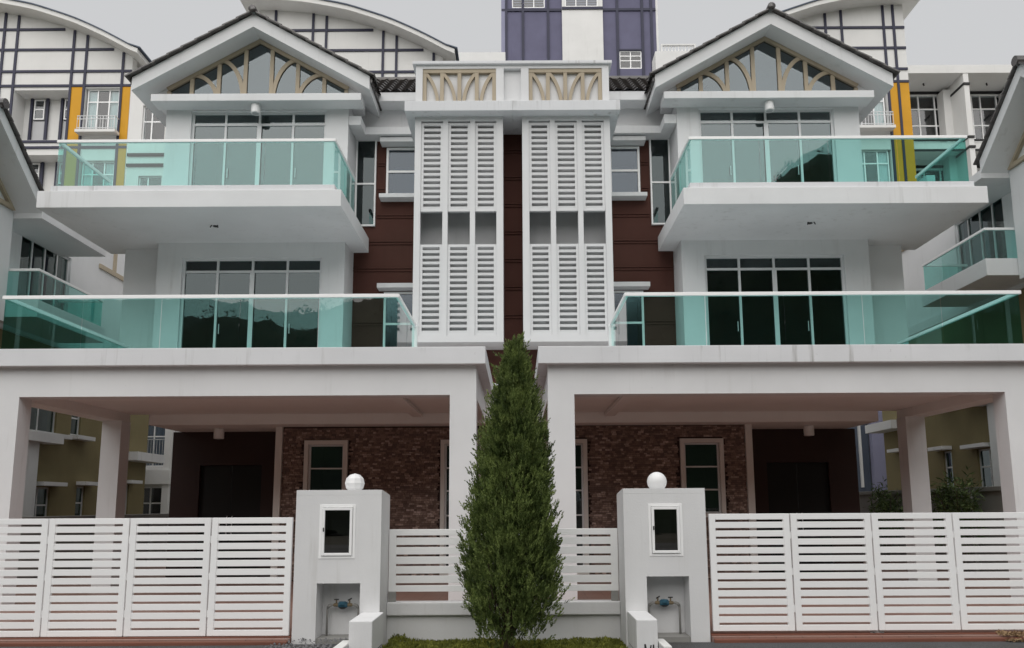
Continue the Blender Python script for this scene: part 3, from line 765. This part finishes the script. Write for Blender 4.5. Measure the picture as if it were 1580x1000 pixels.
def conifer(x, y, label):
    T = empty('conifer_tree', (x, y, .03), label, 'tree')
    zs = np.array([.10, .25, .56, .92, 1.25, 1.78, 2.13, 2.5, 2.85, 3.2, 3.4, 3.52]); rs = np.array([.20, .36, .465, .485, .435, .385, .345, .27, .20, .115, .055, .015])
    ph = rng.uniform(0, 6.28, 6)
    def Rad(z, a): return np.interp(z, zs, rs) * (1 + .07 * np.sin(3 * a + ph[0] + z * 2.2) + .055 * np.sin(5 * a + ph[1] - z * 4.1) + .04 * np.sin(9 * a + ph[2] + z * 7))
    # stems
    m = MB(); m.tube([(x, y, -.05), (x + .01, y, .3), (x - .01, y, .9), (x + .04, y, 1.8), (x + .09, y, 3.3)], [.065, .055, .045, .03, .008], 10)
    m.build('trunk', 'bark', T, smooth=True)
    for k in range(34):
        a = k * 2.4 + random.uniform(-.3, .3); z0 = random.uniform(.1, .55); rr = random.uniform(.55, .95); z1 = z0 + random.uniform(.45, .8)
        R1 = float(Rad(z1, a)) * rr
        pts = [(x + .03 * math.cos(a), y + .03 * math.sin(a), z0), (x + R1 * .45 * math.cos(a), y + R1 * .45 * math.sin(a), z0 + (z1 - z0) * .35), (x + R1 * .85 * math.cos(a + .1), y + R1 * .85 * math.sin(a + .1), z0 + (z1 - z0) * .75), (x + R1 * math.cos(a + .15), y + R1 * math.sin(a + .15), z1)]
        MB().tube(pts, [.016, .012, .008, .003], 6).build('branch', 'bark', T)
    # upswept plumes: each is a tapering brush of sprays, each spray a fan of small scale-leaf blades
    nC = 1150
    z = rng.uniform(.16, 3.40, nC * 4); z = z[rng.uniform(0, .6, nC * 4) < np.interp(z, zs, rs) + .05][:nC]; nC = len(z)
    a = rng.uniform(0, 2 * np.pi, nC); rr = Rad(z, a) * np.clip(1 - np.abs(rng.normal(0, .17, nC)), .2, 1.0)
    lowk = (z < .6) & (rng.uniform(size=nC) < np.interp(z, [.16, .4, .6], [.75, .45, .1])); z, a, rr = z[~lowk], a[~lowk], rr[~lowk]; nC = len(z)
    out = np.stack([np.cos(a), np.sin(a), np.zeros(nC)], 1); up = np.array([0, 0, 1.0])
    CD = unit(out * rng.uniform(.10, .42, (nC, 1)) + up + rng.normal(0, .07, (nC, 3)))
    CL = rng.uniform(.22, .48, nC) * np.interp(z, [0, 2.6, 3.4], [1, .9, .45]); CW = rng.uniform(.05, .085, nC)
    CB = np.stack([x + .10 * z / 3.5 + rr * np.cos(a), y + rr * np.sin(a), z - .10], 1) - out * .05
    ns = 16; t_ = rng.uniform(0, 1, (nC, ns)); wob = rng.normal(0, 1, (nC, ns, 3))
    base = (CB[:, None] + CD[:, None] * (CL[:, None] * t_)[..., None] + wob * (CW[:, None] * (1.05 - t_) * .8)[..., None]).reshape(-1, 3)
    D = unit((CD[:, None] + wob * .30 * (1.1 - t_)[..., None]).reshape(-1, 3)); n = len(base)
    # keep the tip slender
    Lp = (rng.uniform(.07, .13, (nC, ns)) * (1.1 - .35 * t_)).reshape(-1)
    P_, DD, LL, WW = [], [], [], []
    for k in range(13):
        t = k / 12.0
        side = unit(np.cross(D, rng.normal(size=(n, 3))))
        P_.append(base + D * (Lp * t * .85)[:, None]); DD.append(unit(D + side * (.75 - .45 * t)))
        LL.append(Lp * (.42 - .20 * t) * rng.uniform(.7, 1.2, n)); WW.append(Lp * .12 * rng.uniform(.7, 1.3, n))
    Vv = blades(np.concatenate(P_), np.concatenate(DD), np.concatenate(LL), np.concatenate(WW))
    quads('crown', 'conifer', T, Vv)
    return T
conifer(-.02, 8.72, 'tall narrow green conifer in front of the low wall')

# moss-like ground cover on the verge
n = 26000
P0 = np.stack([rng.uniform(-1.44, 1.31, n), rng.uniform(8.25, 9.70, n), np.zeros(n)], 1)
hgt = .03 + .014 * np.sin(P0[:, 0] * 5.1) * np.sin(P0[:, 1] * 6.3) + .06 * np.exp(-((P0[:, 0] + 1.33) / .12) ** 2) + .008 * np.sin(P0[:, 0] * 17 + 1)
P0[:, 2] = -.035 + np.clip(hgt, .01, .2) * rng.uniform(.4, 1, n)
D0 = unit(rng.normal(0, .6, (n, 3)) + np.array([0, 0, .8]))
quads('ground_cover', 'moss', None, blades(P0, D0, rng.uniform(.02, .05, n), rng.uniform(.012, .022, n)), 'low yellow-green ground cover at the foot of the conifer', 'ground cover', 'stuff')

def bush(x, y, z, r, h, n, label):
    T = empty('shrub', (x, y, z), label, 'shrub', 'shrubs by the boundary wall')
    for k in range(9):
        a = k * 2.4; m = MB(); m.tube([(x, y, z), (x + r * .3 * math.cos(a), y + r * .3 * math.sin(a), z + h * .45), (x + r * .7 * math.cos(a), y + r * .7 * math.sin(a), z + h * random.uniform(.7, .95))], [.02, .014, .005], 6)
        m.build('stem', 'bark', T)
    u = rng.normal(size=(n, 3)); u = unit(u) * (rng.uniform(.35, 1, n) ** .6)[:, None]
    cl = rng.normal(size=(26, 3)); cl = unit(cl) * rng.uniform(.4, .95, (26, 1)); idx = rng.integers(0, 26, n)
    u = .35 * u + .75 * cl[idx] + rng.normal(0, .10, (n, 3))
    Pp = np.array([x, y, z + h * .58]) + u * np.array([r, r, h * .48]); Dd = unit(u * .5 + rng.normal(0, .6, (n, 3)) - np.array([0, 0, .15]))
    quads('foliage', 'bush', T, blades(Pp, Dd, rng.uniform(.10, .19, n), rng.uniform(.022, .04, n)))
bush(9.35, 16.6, .1, .52, 2.15, 2300, 'leafy green shrub behind the right carport, beside its rear column')
bush(9.5, 20.2, .1, .5, 2.0, 1500, 'smaller leafy shrub farther back along the right boundary wall')

# dry leaves swept against the right gate
n = 700
P0 = np.stack([5.55 + np.abs(rng.normal(0, .35, n)), rng.uniform(8.96, 9.2, n), np.full(n, .118) + rng.uniform(0, .03, n)], 1); P0[P0[:, 1] < 9.045, 2] -= .05
quads('dry_leaves', 'leaf_litter', None, blades(P0, unit(rng.normal(size=(n, 3)) * np.array([1, 1, .25])), rng.uniform(.02, .05, n), rng.uniform(.01, .025, n)), 'dry brown leaves swept under the right gate', 'leaves', 'stuff')
# loose gravel at the left pillar
n = 420; m = MB()
for k in range(n):
    x = random.uniform(-2.7, -1.72); y = random.uniform(8.45, 9.2); r_ = random.uniform(.006, .02); z = .06 + random.uniform(0, .012) + max(0, .035 - abs(y - 9.18) * .2) * (x < -1.75)
    an = random.uniform(0, 6.28); c, s_ = math.cos(an) * r_, math.sin(an) * r_
    m.add([(x + c, y + s_, z), (x - s_, y + c, z), (x - c, y - s_, z), (x + s_, y - c, z), (x, y, z + r_ * 1.1)], [(0, 1, 4), (1, 2, 4), (2, 3, 4), (3, 0, 4)])
tag(m.build('gravel', 'gravel', None, fix=False), 'loose grey gravel in front of the left gate pillar', 'gravel', kind='stuff')

# ================================================================== neighbours on either side
def neighbour(s, dz, label):
    f = SIDE(s, dz); Hn = empty('neighbour_house', (s * 13, 18.5, 0), label, 'house', 'neighbouring houses at either side')
    B = lambda name, mat, *a, bev=0.0: box(name, mat, Hn, f, *a, bev=bev)
    X = 12.0
    lo = -dz - .1
    wl = [(19.52, 20.22, .6, 2.12), (21.42, 21.85, .6, 2.18), (19.15, 20.25, 3.50, 4.75), (20.92, 21.38, 3.55, 4.5), (23.92, 24.3, .9, 2.3)]
    MB(f).wall(13.0, 25.3, lo, 5.75, X, X + .25, wl).build('ground_floor_wall', 'olive', Hn)
    for w_ in wl:
        tall = w_[3] < 3
        window(Hn, f, *w_, X + .05, (() if w_[1] - w_[0] < .6 else (w_[0] + (w_[1] - w_[0]) * .35,)), ([w_[3] - .45] if tall else [(w_[2] + w_[3]) / 2] if w_[1] - w_[0] < .6 else ()), .04, .04, .05, room=.8)
        if tall: B('window_hood', 'white', w_[0] - .05, w_[1] + .28, X - .28, X + .02, w_[3] + .03, w_[3] + .13, bev=.008)
        else: B('window_sill', 'white', w_[0] - .1, w_[1] + .3, X - .28, X + .02, w_[2] - .12, w_[2] - .01, bev=.008)
    B('pilaster', 'white', 18.35, 19.05, X - .35, X - .002, lo, 3.38); B('pilaster_cap', 'white', 18.3, 19.8, X - .5, X - .002, 3.05 + .15, 3.42)
    B('ledge', 'white', 23.6, 25.4, X - .55, X - .002, 3.02, 3.28)
    # upper storeys
    wu = (18.25, 20.35, 5.95, 8.28); wn = (23.30, 23.62, 6.35, 8.42)
    MB(f).wall(17.05, 23.9, 5.752, 9.0, X, X + .25, [wu, wn]).build('upper_wall', 'white', Hn)
    B('bay_wall', 'white', 12.6, 17.048, X - .55, X + .25, 5.752, 8.325)
    B('floor_band', 'white', 17.06, 23.9, X - .06, X - .002, 5.76, 6.02)
    q = (wu[1] - wu[0]) / 4
    window(Hn, f, *wu, X + .06, [wu[0] + q * k for k in (1, 2, 3)], (), .05, .05, .07)
    window(Hn, f, *wn, X + .05, (), [7.1, 7.75], .035, .035, .05)
    B('rear_body', 'white', 12.6, 25.3, X + 1.4, X + 9, lo, 9.0)
    # canopy and balcony
    B('canopy', 'white', 17.06, 19.85, 10.80, X - .002, 8.17, 8.37, bev=.008)
    b = B('balcony', 'white', 17.08, 19.95, 10.74, X - .002, 5.86, 6.26, bev=.01)
    glass_rail(b, f, [(17.14, 11.98), (17.14, 10.82), (19.88, 10.82), (19.88, 11.98)], 6.26, 6.95, (1, 3, 1))
    # small gables
    for (ay, az, hw, sl_) in ((15.4, 10.02, 1.66, .86),):
        th = .30; zl = lambda dy: az - sl_ * abs(dy)
        r_ = MB(f).prism([(ay - hw, zl(hw) - th), (ay - hw, zl(hw)), (ay, az), (ay + hw, zl(hw)), (ay + hw, zl(hw) - th), (ay, az - th)], 10.8 if ay < 20 else 11.9, X + 8).build('gable_roof', 'white', Hn)
        for sg in (-1, 1):
            n = 7; Ls = math.hypot(hw + .06, sl_ * (hw + .06)); ux, uz = sg * (hw + .06) / Ls, -sl_ * (hw + .06) / Ls; nx, nz = sg * sl_ / math.hypot(1, sl_), 1 / math.hypot(1, sl_)
            for k in range(n):
                t0, t1 = Ls * k / n, Ls * (k + 1) / n + .04
                MB(f).prism([(ay + ux * t + nx * h, az + uz * t + nz * h) for t, h in ((t0, .004), (t1, .024), (t1, .064), (t0, .04))], (10.72 if ay < 20 else 11.8), X + 8).build('verge_tile', 'roof_tile', r_)
        MB(f).tube([(ay, 10.70 if ay < 20 else 11.8, az + .05), (ay, X + 8, az + .05)], .11, 12).build('ridge_tile', 'roof_tile', r_)
        if ay < 20:
            xi = X - .58; gz = 8.33; gt = lambda dy: zl(dy) - th - .003
            g = MB(f).strip([(ay - 1.52, gt(1.52) - .02), (ay, gt(0) - .06), (ay + 1.52, gt(1.52) - .02)], .10, xi - .04, xi + .04).box(ay - 1.6, ay + 1.6, xi - .039, xi + .039, gz, gz + .09).build('gable_frame', 'tan', Hn)
            for dy in (-.9, -.32, .32, .9): box('gable_bar', 'tan', g, f, ay + dy - .035, ay + dy + .035, xi - .03, xi + .03, gz + .091, gt(dy) - .12)
            for sg in (-1, 1):
                MB(f).strip([(ay + sg * (.9 - .52 * math.sin(i / 10 * 1.57)), gz + .09 + .70 * math.cos(i / 10 * 1.57)) for i in range(11)], .07, xi - .028, xi + .028).build('gable_arc', 'tan', g)
                MB(f).strip([(ay + sg * (.95 + .45 * math.sin(i / 10 * 1.57)), gz + .09 + .40 * math.cos(i / 10 * 1.57)) for i in range(11)], .07, xi - .027, xi + .027).build('gable_arc', 'tan', g)
            MB(f).prism([(ay - 1.6, gz), (ay + 1.6, gz), (ay, gt(0))], xi + .05, xi + .3).build('gable_wall', 'rear_white', Hn)
    box('gable_rail', 'tan', Hn, f, 21.7, 23.88, X - .05, X - .002, 8.45, 8.58)
    for y_ in (22.45, 23.7): box('gable_post', 'tan', Hn, f, y_, y_ + .14, X - .045, X - .003, 8.585, 9.9)
    B('gable_infill', 'white', 21.5, 23.9, X, X + .25, 9.002, 10.2)
    return Hn
neighbour(-1, 0.0, 'white neighbouring house with olive base at the left edge of the picture')
neighbour(1, .85, 'white neighbouring house with olive base at the right edge of the picture')
def boundary(s, z, label):
    f = FRONT(s); o = MB(f).box(9.95, 10.1, 9.4, 26, -.1, z - .10).build('boundary_wall', 'concrete', None); tag(o, label, 'wall', 'boundary walls between the plots')
    box('coping', 'concrete', o, f, 9.90, 10.15, 9.4, 26, z - .098, z, .01)
    for k in range(7): box('post', 'concrete', o, f, 9.86, 9.948, 10.4 + 2.2 * k, 10.6 + 2.2 * k, .115, z - .10, .008)
boundary(-1, 1.42, 'grey plastered boundary wall behind the left carport'); boundary(1, 1.94, 'taller grey plastered boundary wall behind the right carport')

# ================================================================== buildings behind
PROF = [(-.10, 20.0), (0, 20.06), (1.35, 20.83), (2.66, 21.46), (4.41, 22.07), (6.16, 22.43), (7.6, 22.55), (8.85, 22.58)]
def pz(u): return float(np.interp(u, [p[0] for p in PROF], [p[1] for p in PROF]))
def rear_block(s, edge, verts, wins, yellow, recess, label, dz=0.0, wall_off=.55, hz=(18.86, 19.50, 20.47, 21.38)):
    """block with a rising curved roof; u runs from the low end of the roof; s = -1: roof rises towards -X"""
    f = lambda u, d, z: (edge + s * u, d, z + dz)
    Bk = empty('curved_roof_block', (edge + s * 4.3, 33, 0), label, 'building', 'curved roof blocks behind the houses')
    Y = 30.0; u1 = 8.25
    holes = list(wins) + [r for r in recess]
    MB(f).wall(wall_off, u1, -.1, 18.80, Y, Y + .35, holes).build('facade', 'rear_white', Bk)
    us = sorted({wall_off, u1} | {p[0] for p in PROF if wall_off < p[0] < u1})
    MB(f).prism([(wall_off, 18.80), (u1, 18.80)] + [(u, pz(u) - .24) for u in reversed(us)], Y, Y + .35).build('gable_wall', 'rear_white', Bk)
    MB(f).box(wall_off, wall_off + .3, Y + .352, Y + 9, -.1, 19.9).box(u1 - .3, u1, Y + .352, Y + 9, -.1, 21.9).build('side_walls', 'rear_white', Bk)
    fine = [(.0 + 8.85 * i / 24) for i in range(25)]
    # smooth the profile
    sm = [(u, (pz(u - .4) + pz(u) * 2 + pz(u + .4)) / 4) for u in fine]
    MB(f).prism([(u, z - .24) for u, z in sm] + [(u, z - .05) for u, z in reversed(sm)], Y - .75, Y + 9).build('curved_roof', 'rear_white', Bk)
    MB(f).prism([(u - (.12 if i == 0 else 0), z - .048) for i, (u, z) in enumerate(sm)] + [(u - (.12 if u == 0 else 0), z) for u, z in reversed(sm)], Y - .80, Y + 9).build('roof_sheet', 'slate', Bk)
    for z in hz:
        ue = u1 - .01
        ul = wall_off
        while pz(ul) - .30 < z + .05 and ul < ue: ul += .03
        if ue - ul > .3: box('trim_strip', 'navy', Bk, f, ul, ue, Y - .045, Y - .002, z - .05, z + .05)
    for v in verts:
        box('trim_strip', 'navy', Bk, f, v - .05, v + .05, Y - .05, Y - .003, 9.0, pz(v) - .26)
    for (a, b, c, d) in yellow: box('yellow_panel', 'yellow', Bk, f, a, b, Y - .02, Y - .001, c, d)
    for (a, b, c, d) in wins:
        q = (b - a) / 3
        W = window(Bk, f, a + .06, b - .06, c, d, Y + .12, [a + q, a + 2 * q], [d - .55], .05, .05, .06, mat='metal_white', pane='rear_glass', room=1.0, room_mat='rear_room')
        for (x0, x1) in ((a + .08, a + q * .95), (b - q * .95, b - .08)):
            nn = 22; P_ = []
            vs = [(x0 + (x1 - x0) * i / nn, Y + .215 + .02 * math.sin(i * 1.9), zz) for zz in (c + .05, d - .05) for i in range(nn + 1)]
            MB(f).add(vs, [(i, i + 1, nn + 2 + i, nn + 1 + i) for i in range(nn)]).build('curtain', 'curtain', W, fix=False)
        # little balconette
        s_ = box('balconette_slab', 'rear_white', W, f, a - .12, b + .06, Y - .42, Y - .06, c - .14, c - .02)
        m = MB(f)
        for z in (c + .55, c + .42, c + .04): m.box(a - .08, b + .02, Y - .38, Y - .355, z, z + .025)
        for i in range(14): x = a - .07 + (b - a + .07) * i / 13; m.box(x, x + (.03 if i % 4 == 0 else .014), Y - .375, Y - .36, c - .02, c + .56)
        for x in (a - .08, b): m.box(x, x + .025, Y - .355, Y - .06, c + .55, c + .575)
        m.build('balconette_rail', 'steel', W)
    for (a, b, c, d) in recess:
        MB(f).room(a, b, Y + .352, Y + .75, c, d).build('recess', 'rear_white', Bk, fix=False)
        for k in range(2):
            x0 = (3.14, 4.41)[k]; x1 = x0 + .54
            for x in (x0 - .11, x1 + .01): box('trim_strip', 'navy', Bk, f, x, x + .10, Y + .62, Y + .70, c, d - .02)
            window(Bk, f, x0 + .05, x1 - .05, d - .95, d - .06, Y + .64, (), [d - .5], .045, .05, .06, mat='metal_white', pane='rear_glass', room=0)
            box('spandrel', 'louvre_grey', Bk, f, x0 + .02, x1 - .02, Y + .71, Y + .745, c + .02, d - 1.0)
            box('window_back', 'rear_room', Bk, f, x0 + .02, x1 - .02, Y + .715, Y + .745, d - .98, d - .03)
    return Bk
VL = (.93, 2.48, 3.04, 5.42, 5.98)
rear_block(-1, -15.30, VL, [(.98, 2.43, 16.78, 18.76), (.98, 2.43, 13.5, 15.6)], [(.56, .88, 9.5, 18.80), (2.53, 2.99, 9.5, 18.80), (6.03, 8.2, 9.5, 18.80)], [(3.10, 5.36, 16.5, 18.68), (3.10, 5.36, 13.2, 15.85)],
           'white block with navy grid, yellow panels and a curved roof behind the left house', hz=(16.16, 16.42, 18.86, 19.50, 20.47, 21.38))
rear_block(-1, -2.42, VL + (7.55,), [], [], [], 'white block with navy grid and curved roof between left gable and purple tower', dz=-.10)
rear_block(1, 8.05, (4.95, 5.62, 7.38, 7.80), [(5.72, 7.30, 16.78, 18.62), (5.72, 7.30, 13.6, 15.9)], [(7.43, 7.75, 9.5, 18.80), (7.85, 8.24, 9.5, 18.80)], [], 'white block with black grid, yellow panel and curved roof behind the right gable', hz=(18.86, 19.42, 20.36, 21.28))

# flats at the right
FL = empty('block_of_flats', (20, 33, 0), 'pale flats with deep window recesses behind the right house', 'building')
ff = lambda a, d, z: (1.073 * a - .007, d + 2.05, 1.073 * z - .117)
Bf = lambda name, mat, *a, bev=0.0: box(name, mat, FL, ff, *a, bev=bev)
Bf('parapet_band', 'rear_white', 15.22, 21.5, 28.0, 29.9, 18.06, 18.40, bev=.01)
for (x0, x1) in ((17.35, 17.55), (19.85, 20.05)):
    MB(ff).box(x0, x1, 28.02, 29.5, 0, 18.058).build('fin', 'rear_white', FL); MB(ff).box(x0 - .30 if x0 > 15 else x0, x1 + .0, 29.0, 29.5, 0, 17.9).build('pier', 'rear_white', FL) if x0 > 15 else None
for zf in (15.25, 12.2):
    Bf('floor_band', 'rear_white', 15.222, 21.5, 28.35, 29.4, zf - .14, zf + .14)
    for z in (zf - .20, zf + .20): Bf('trim_strip', 'black_strip', 15.222, 21.5, 28.3, 28.34, z - .04, z + .04)
for (x0, x1) in ((17.35, 17.55), (19.85, 20.05)):
    for z in (17.62, 15.45, 15.05): Bf('trim_strip', 'black_strip', x0 - .02, x1 + .02, 27.98, 29.0, z - .045, z + .045)
holes = [(15.92, 17.30, 15.9, 17.95), (18.42, 19.8, 15.9, 17.95), (15.92, 17.30, 12.8, 14.8), (18.42, 19.8, 12.8, 14.8)]
MB(ff).wall(15.22, 21.5, 0, 18.06, 29.5, 29.8, holes).build('facade', 'rear_white', FL)
for z in (18.0, 14.86): Bf('trim_strip', 'black_strip', 15.23, 21.4, 29.44, 29.498, z - .05, z + .05)
for h in holes:
    q = (h[1] - h[0]); window(FL, ff, *h, 29.52, [h[0] + q * .28, h[0] + q * .75], [h[2] + .72, h[3] - .62], .06, .05, .08, mat='metal_white', pane='rear_glass', room=1.0, room_mat='rear_room')
Bf('body', 'rear_white', 15.22, 21.5, 31, 36, 0, 18.0)
for x in (16.2, 18.7): MB(ff).tube([(x, 28.8, 18.06), (x, 28.8, 18.0), (x + .03, 28.8, 17.96)], .03, 8).build('ceiling_hook', 'black_metal', FL)

# purple tower
TW = empty('purple_tower', (4, 49, 0), 'purple tower block with navy strips and a white panel', 'building')
Bt = lambda name, mat, *a, bev=0.0: box(name, mat, TW, ID, *a, bev=bev)
th_ = [(-.18, 1.88, 32.6, 33.9), (6.50, 7.88, 28.45, 29.62)]
MB().wall(-.85, 8.85, 0, 36.5, 45.0, 45.4, th_).build('facade', 'purple', TW)
MB().wall(2.95, 5.50, 0, 36.5, 44.82, 44.998, [(3.15, 5.2, 32.55, 33.9)]).build('white_panel', 'rear_white', TW)
Bt('body', 'purple', -.84, 8.84, 46.6, 54, 0, 36.4)
Bt('corner_strip', 'lavender', -.86, -.62, 44.94, 44.998, 0, 36.5); Bt('side_edge', 'rear_white', 8.852, 8.98, 45.0, 54, 0, 36.5)
for x in (-.55, .50, 2.08, 6.42, 7.98, 8.56): Bt('trim_strip', 'navy', x - .075, x + .075, 44.92, 44.998, 20, 36.4)
for (x0, x1) in ((-.84, 2.94), (5.51, 8.84)): Bt('trim_strip', 'navy', x0, x1, 44.93, 44.997, 32.34, 32.50)
Bt('trim_strip', 'navy', 2.95, 5.50, 44.75, 44.818, 32.34, 32.50)
Bt('trim_strip', 'navy', 5.51, 8.84, 44.93, 44.997, 27.78, 27.92); Bt('trim_strip', 'navy', 6.50, 7.90, 44.93, 44.997, 29.63, 29.74)
window(TW, ID, 6.50, 7.88, 28.45, 29.62, 45.0, [7.19], [28.98, 29.30], .06, .06, .08, mat='metal_white', pane='rear_glass', room=.8, room_mat='rear_room')
def shutters(x0, x1, z0, z1, y):
    q = (x1 - x0) / 3
    W = window(TW, ID, x0, x1, z0, z1, y, [x0 + q, x0 + 2 * q], [], .06, .06, .08, mat='metal_white', pane='rear_glass', room=.5, room_mat='rear_room')
    first = None
    for k in range(7):
        z = z0 + .08 + k * .17
        if first is None: first = MB().add([(x0 + .05, y + .10, z), (x1 - .05, y + .10, z), (x1 - .05, y + .17, z + .11), (x0 + .05, y + .17, z + .11)], [(0, 1, 2, 3)]).build('slat', 'lavender', W, fix=False)
        else: rep(first, W, (0, 0, k * .17))
shutters(-.18, 1.88, 32.6, 33.9, 45.02); shutters(3.15, 5.2, 32.55, 33.9, 44.85)
# low white roof walls in front of the tower
RW = MB().box(-3.6, -.50, 38.0, 39, 0, 25.25).build('roof_wall', 'rear_white', None); tag(RW, 'plain white wall top left of the purple tower', 'wall', 'white walls beside the purple tower')
RW2 = MB().box(7.40, 11.5, 38.0, 39, 0, 25.25).build('roof_wall', 'rear_white', None); tag(RW2, 'plain white wall top right of the purple tower with small balustrade', 'wall', 'white walls beside the purple tower')
m = MB().box(7.75, 9.6, 38.2, 38.35, 25.72, 25.80)
m.box(7.75, 9.6, 38.2, 38.35, 25.252, 25.33); m.box(7.75, 7.83, 38.2, 38.35, 25.33, 25.72); m.box(9.52, 9.6, 38.2, 38.35, 25.33, 25.72)
m.build('balustrade', 'rear_white', RW2)
for k in range(9): MB().lathe((7.98 + .18 * k, 38.27, 25.33), [(.03, 0), (.05, .08), (.025, .2), (.03, .39)], 8).build('baluster', 'rear_white', RW2)

# rear house seen beside and under the left house
RH = empty('rear_house', (-13, 29, 0), 'white rear house with blue curtains seen past the left carport', 'house')
hs = [(-13.75, -12.9, 15.0, 16.35), (-13.75, -12.9, 12.0, 13.6), (-12.95, -12.1, 3.0, 4.9), (-12.95, -12.1, .3, 2.3)]
MB().wall(-14.25, -8.5, 0, 17.3, 27.0, 27.3, hs).build('facade', 'rear_white', RH)
for i, h in enumerate(hs):
    W = window(RH, ID, *h, 27.08, [h[0] + (h[1] - h[0]) * .38], [h[2] + (h[3] - h[2]) * (.55 if i != 3 else .72)], .04, .045, .06, mat='metal_white', pane='rear_glass', room=.9, room_mat='rear_room')
    if i == 2:
        nn = 40; vs = [(h[0] + .04 + (h[1] - h[0] - .08) * k / nn, 27.25 + .035 * math.sin(k * 1.7), z) for z in (h[2] + .04, h[3] - .04) for k in range(nn + 1)]
        MB().add(vs, [(k, k + 1, nn + 2 + k, nn + 1 + k) for k in range(nn)]).build('curtain', 'curtain_blue', W, fix=False)
        m = MB()
        for k in range(9): m.box(-12.95 + k * .1, -12.938 + k * .1, 26.7, 26.712, 3.0, 3.9)
        m.box(-12.97, -12.1, 26.69, 26.72, 3.9, 3.93); m.build('window_grille', 'steel', W)
box('floor_band', 'rear_white', RH, ID, -13.4, -11.8, 26.6, 26.998, 2.38, 2.86); box('post', 'rear_white', RH, ID, -12.06, -11.84, 26.65, 26.95, 0, 2.378); box('post', 'rear_white', RH, ID, -12.06, -11.84, 26.65, 26.95, 2.862, 9)
box('trim_strip', 'black_strip', RH, ID, -14.2, -12.2, 26.94, 26.998, 13.95, 14.05); box('trim_strip', 'black_strip', RH, ID, -14.2, -12.2, 26.94, 26.998, 14.35, 14.45)
box('rear_body', 'rear_white', RH, ID, -14.2, -8.6, 28.4, 31, 0, 17.2)
# lavender house past the right carport
LH = empty('lavender_house', (14, 31, 0), 'lavender house with slate corner seen past the right carport', 'house')
MB().wall(13.3, 16.5, 0, 8.5, 29.0, 29.25, [(14.02, 14.5, 4.1, 4.9), (14.02, 14.5, 2.75, 3.85)]).build('facade', 'lavender', LH)
for (c, d) in ((4.1, 4.9), (2.75, 3.85)): window(LH, ID, 14.02, 14.5, c, d, 29.03, (), [(c + d) / 2], .05, .05, .06, mat='metal_white', pane='rear_glass', room=.8, room_mat='rear_room')
box('slate_corner', 'slate', LH, ID, 12.2, 13.298, 29.3, 30.2, 0, 8.4)
box('window_sill', 'rear_white', LH, ID, 13.95, 14.6, 28.7, 28.998, 2.40, 2.70); box('window_sill', 'rear_white', LH, ID, 13.95, 14.6, 28.8, 28.998, 3.93, 4.05); box('window_hood', 'rear_white', LH, ID, 13.85, 15.0, 28.6, 28.998, 4.95, 5.2)
box('trim_strip', 'rear_white', LH, ID, 12.9, 12.98, 29.2, 29.298, 2.2, 6); box('rear_body', 'lavender', LH, ID, 13.35, 16.4, 30.3, 34, 0, 8.4)

# ================================================================== wooded hill across the road (what the glass reflects)
nx_, ny_ = 400, 90
xs = np.linspace(-160, 160, nx_); ys = np.linspace(-130, -25, ny_)
def hill_z(X, Yy):
    t = np.clip((-Yy - 25) / 36, 0, 1); t = t * t * (3 - 2 * t)
    top = 24.3 + 5 / (1 + np.exp(-(X - 14) / 2.5)) + 17 / (1 + np.exp(-(X - 30) / 2.0)) + .8 * np.sin(X * .11 + 1) + .6 * np.sin(X * .31)
    return t * top
XX, YY = np.meshgrid(xs, ys); ZZ = hill_z(XX, YY) + .3 * np.sin(XX * 1.7 + np.sin(YY * .9) * 2) * np.sin(YY * 1.3 + XX * .4) + rng.normal(0, .05, XX.shape) + .35 * np.sin(XX * .83 + 1.3) * np.sin(XX * .37 + YY * .21)
V_ = np.stack([XX, YY, ZZ], -1).reshape(-1, 3)
mh = MB(); mh.v = [tuple(p) for p in V_]; mh.f = [(j * nx_ + i, j * nx_ + i + 1, (j + 1) * nx_ + i + 1, (j + 1) * nx_ + i) for j in range(ny_ - 1) for i in range(nx_ - 1)]
tag(mh.build('hill', 'wood_far', None, fix=False, smooth=True), kind='structure')
n = 14000; nt_ = 600
tx = rng.uniform(-110, 110, nt_); ty = rng.uniform(-66, -36, nt_); tz = hill_z(tx, ty); tr = rng.uniform(.5, 1.1, nt_)
i_ = rng.integers(0, nt_, n); u = unit(rng.normal(size=(n, 3))) * rng.uniform(.5, 1.05, (n, 1))
Pp = np.stack([tx[i_], ty[i_], tz[i_] + tr[i_] * .4], 1) + u * tr[i_][:, None] * np.array([1, 1, 1.15])
quads('hillside_wood', 'wood_far', None, blades(Pp, unit(rng.normal(size=(n, 3))), rng.uniform(.2, .4, n), rng.uniform(.15, .3, n)), 'dark wooded hillside across the road, mirrored in the glass', 'wood', 'stuff')
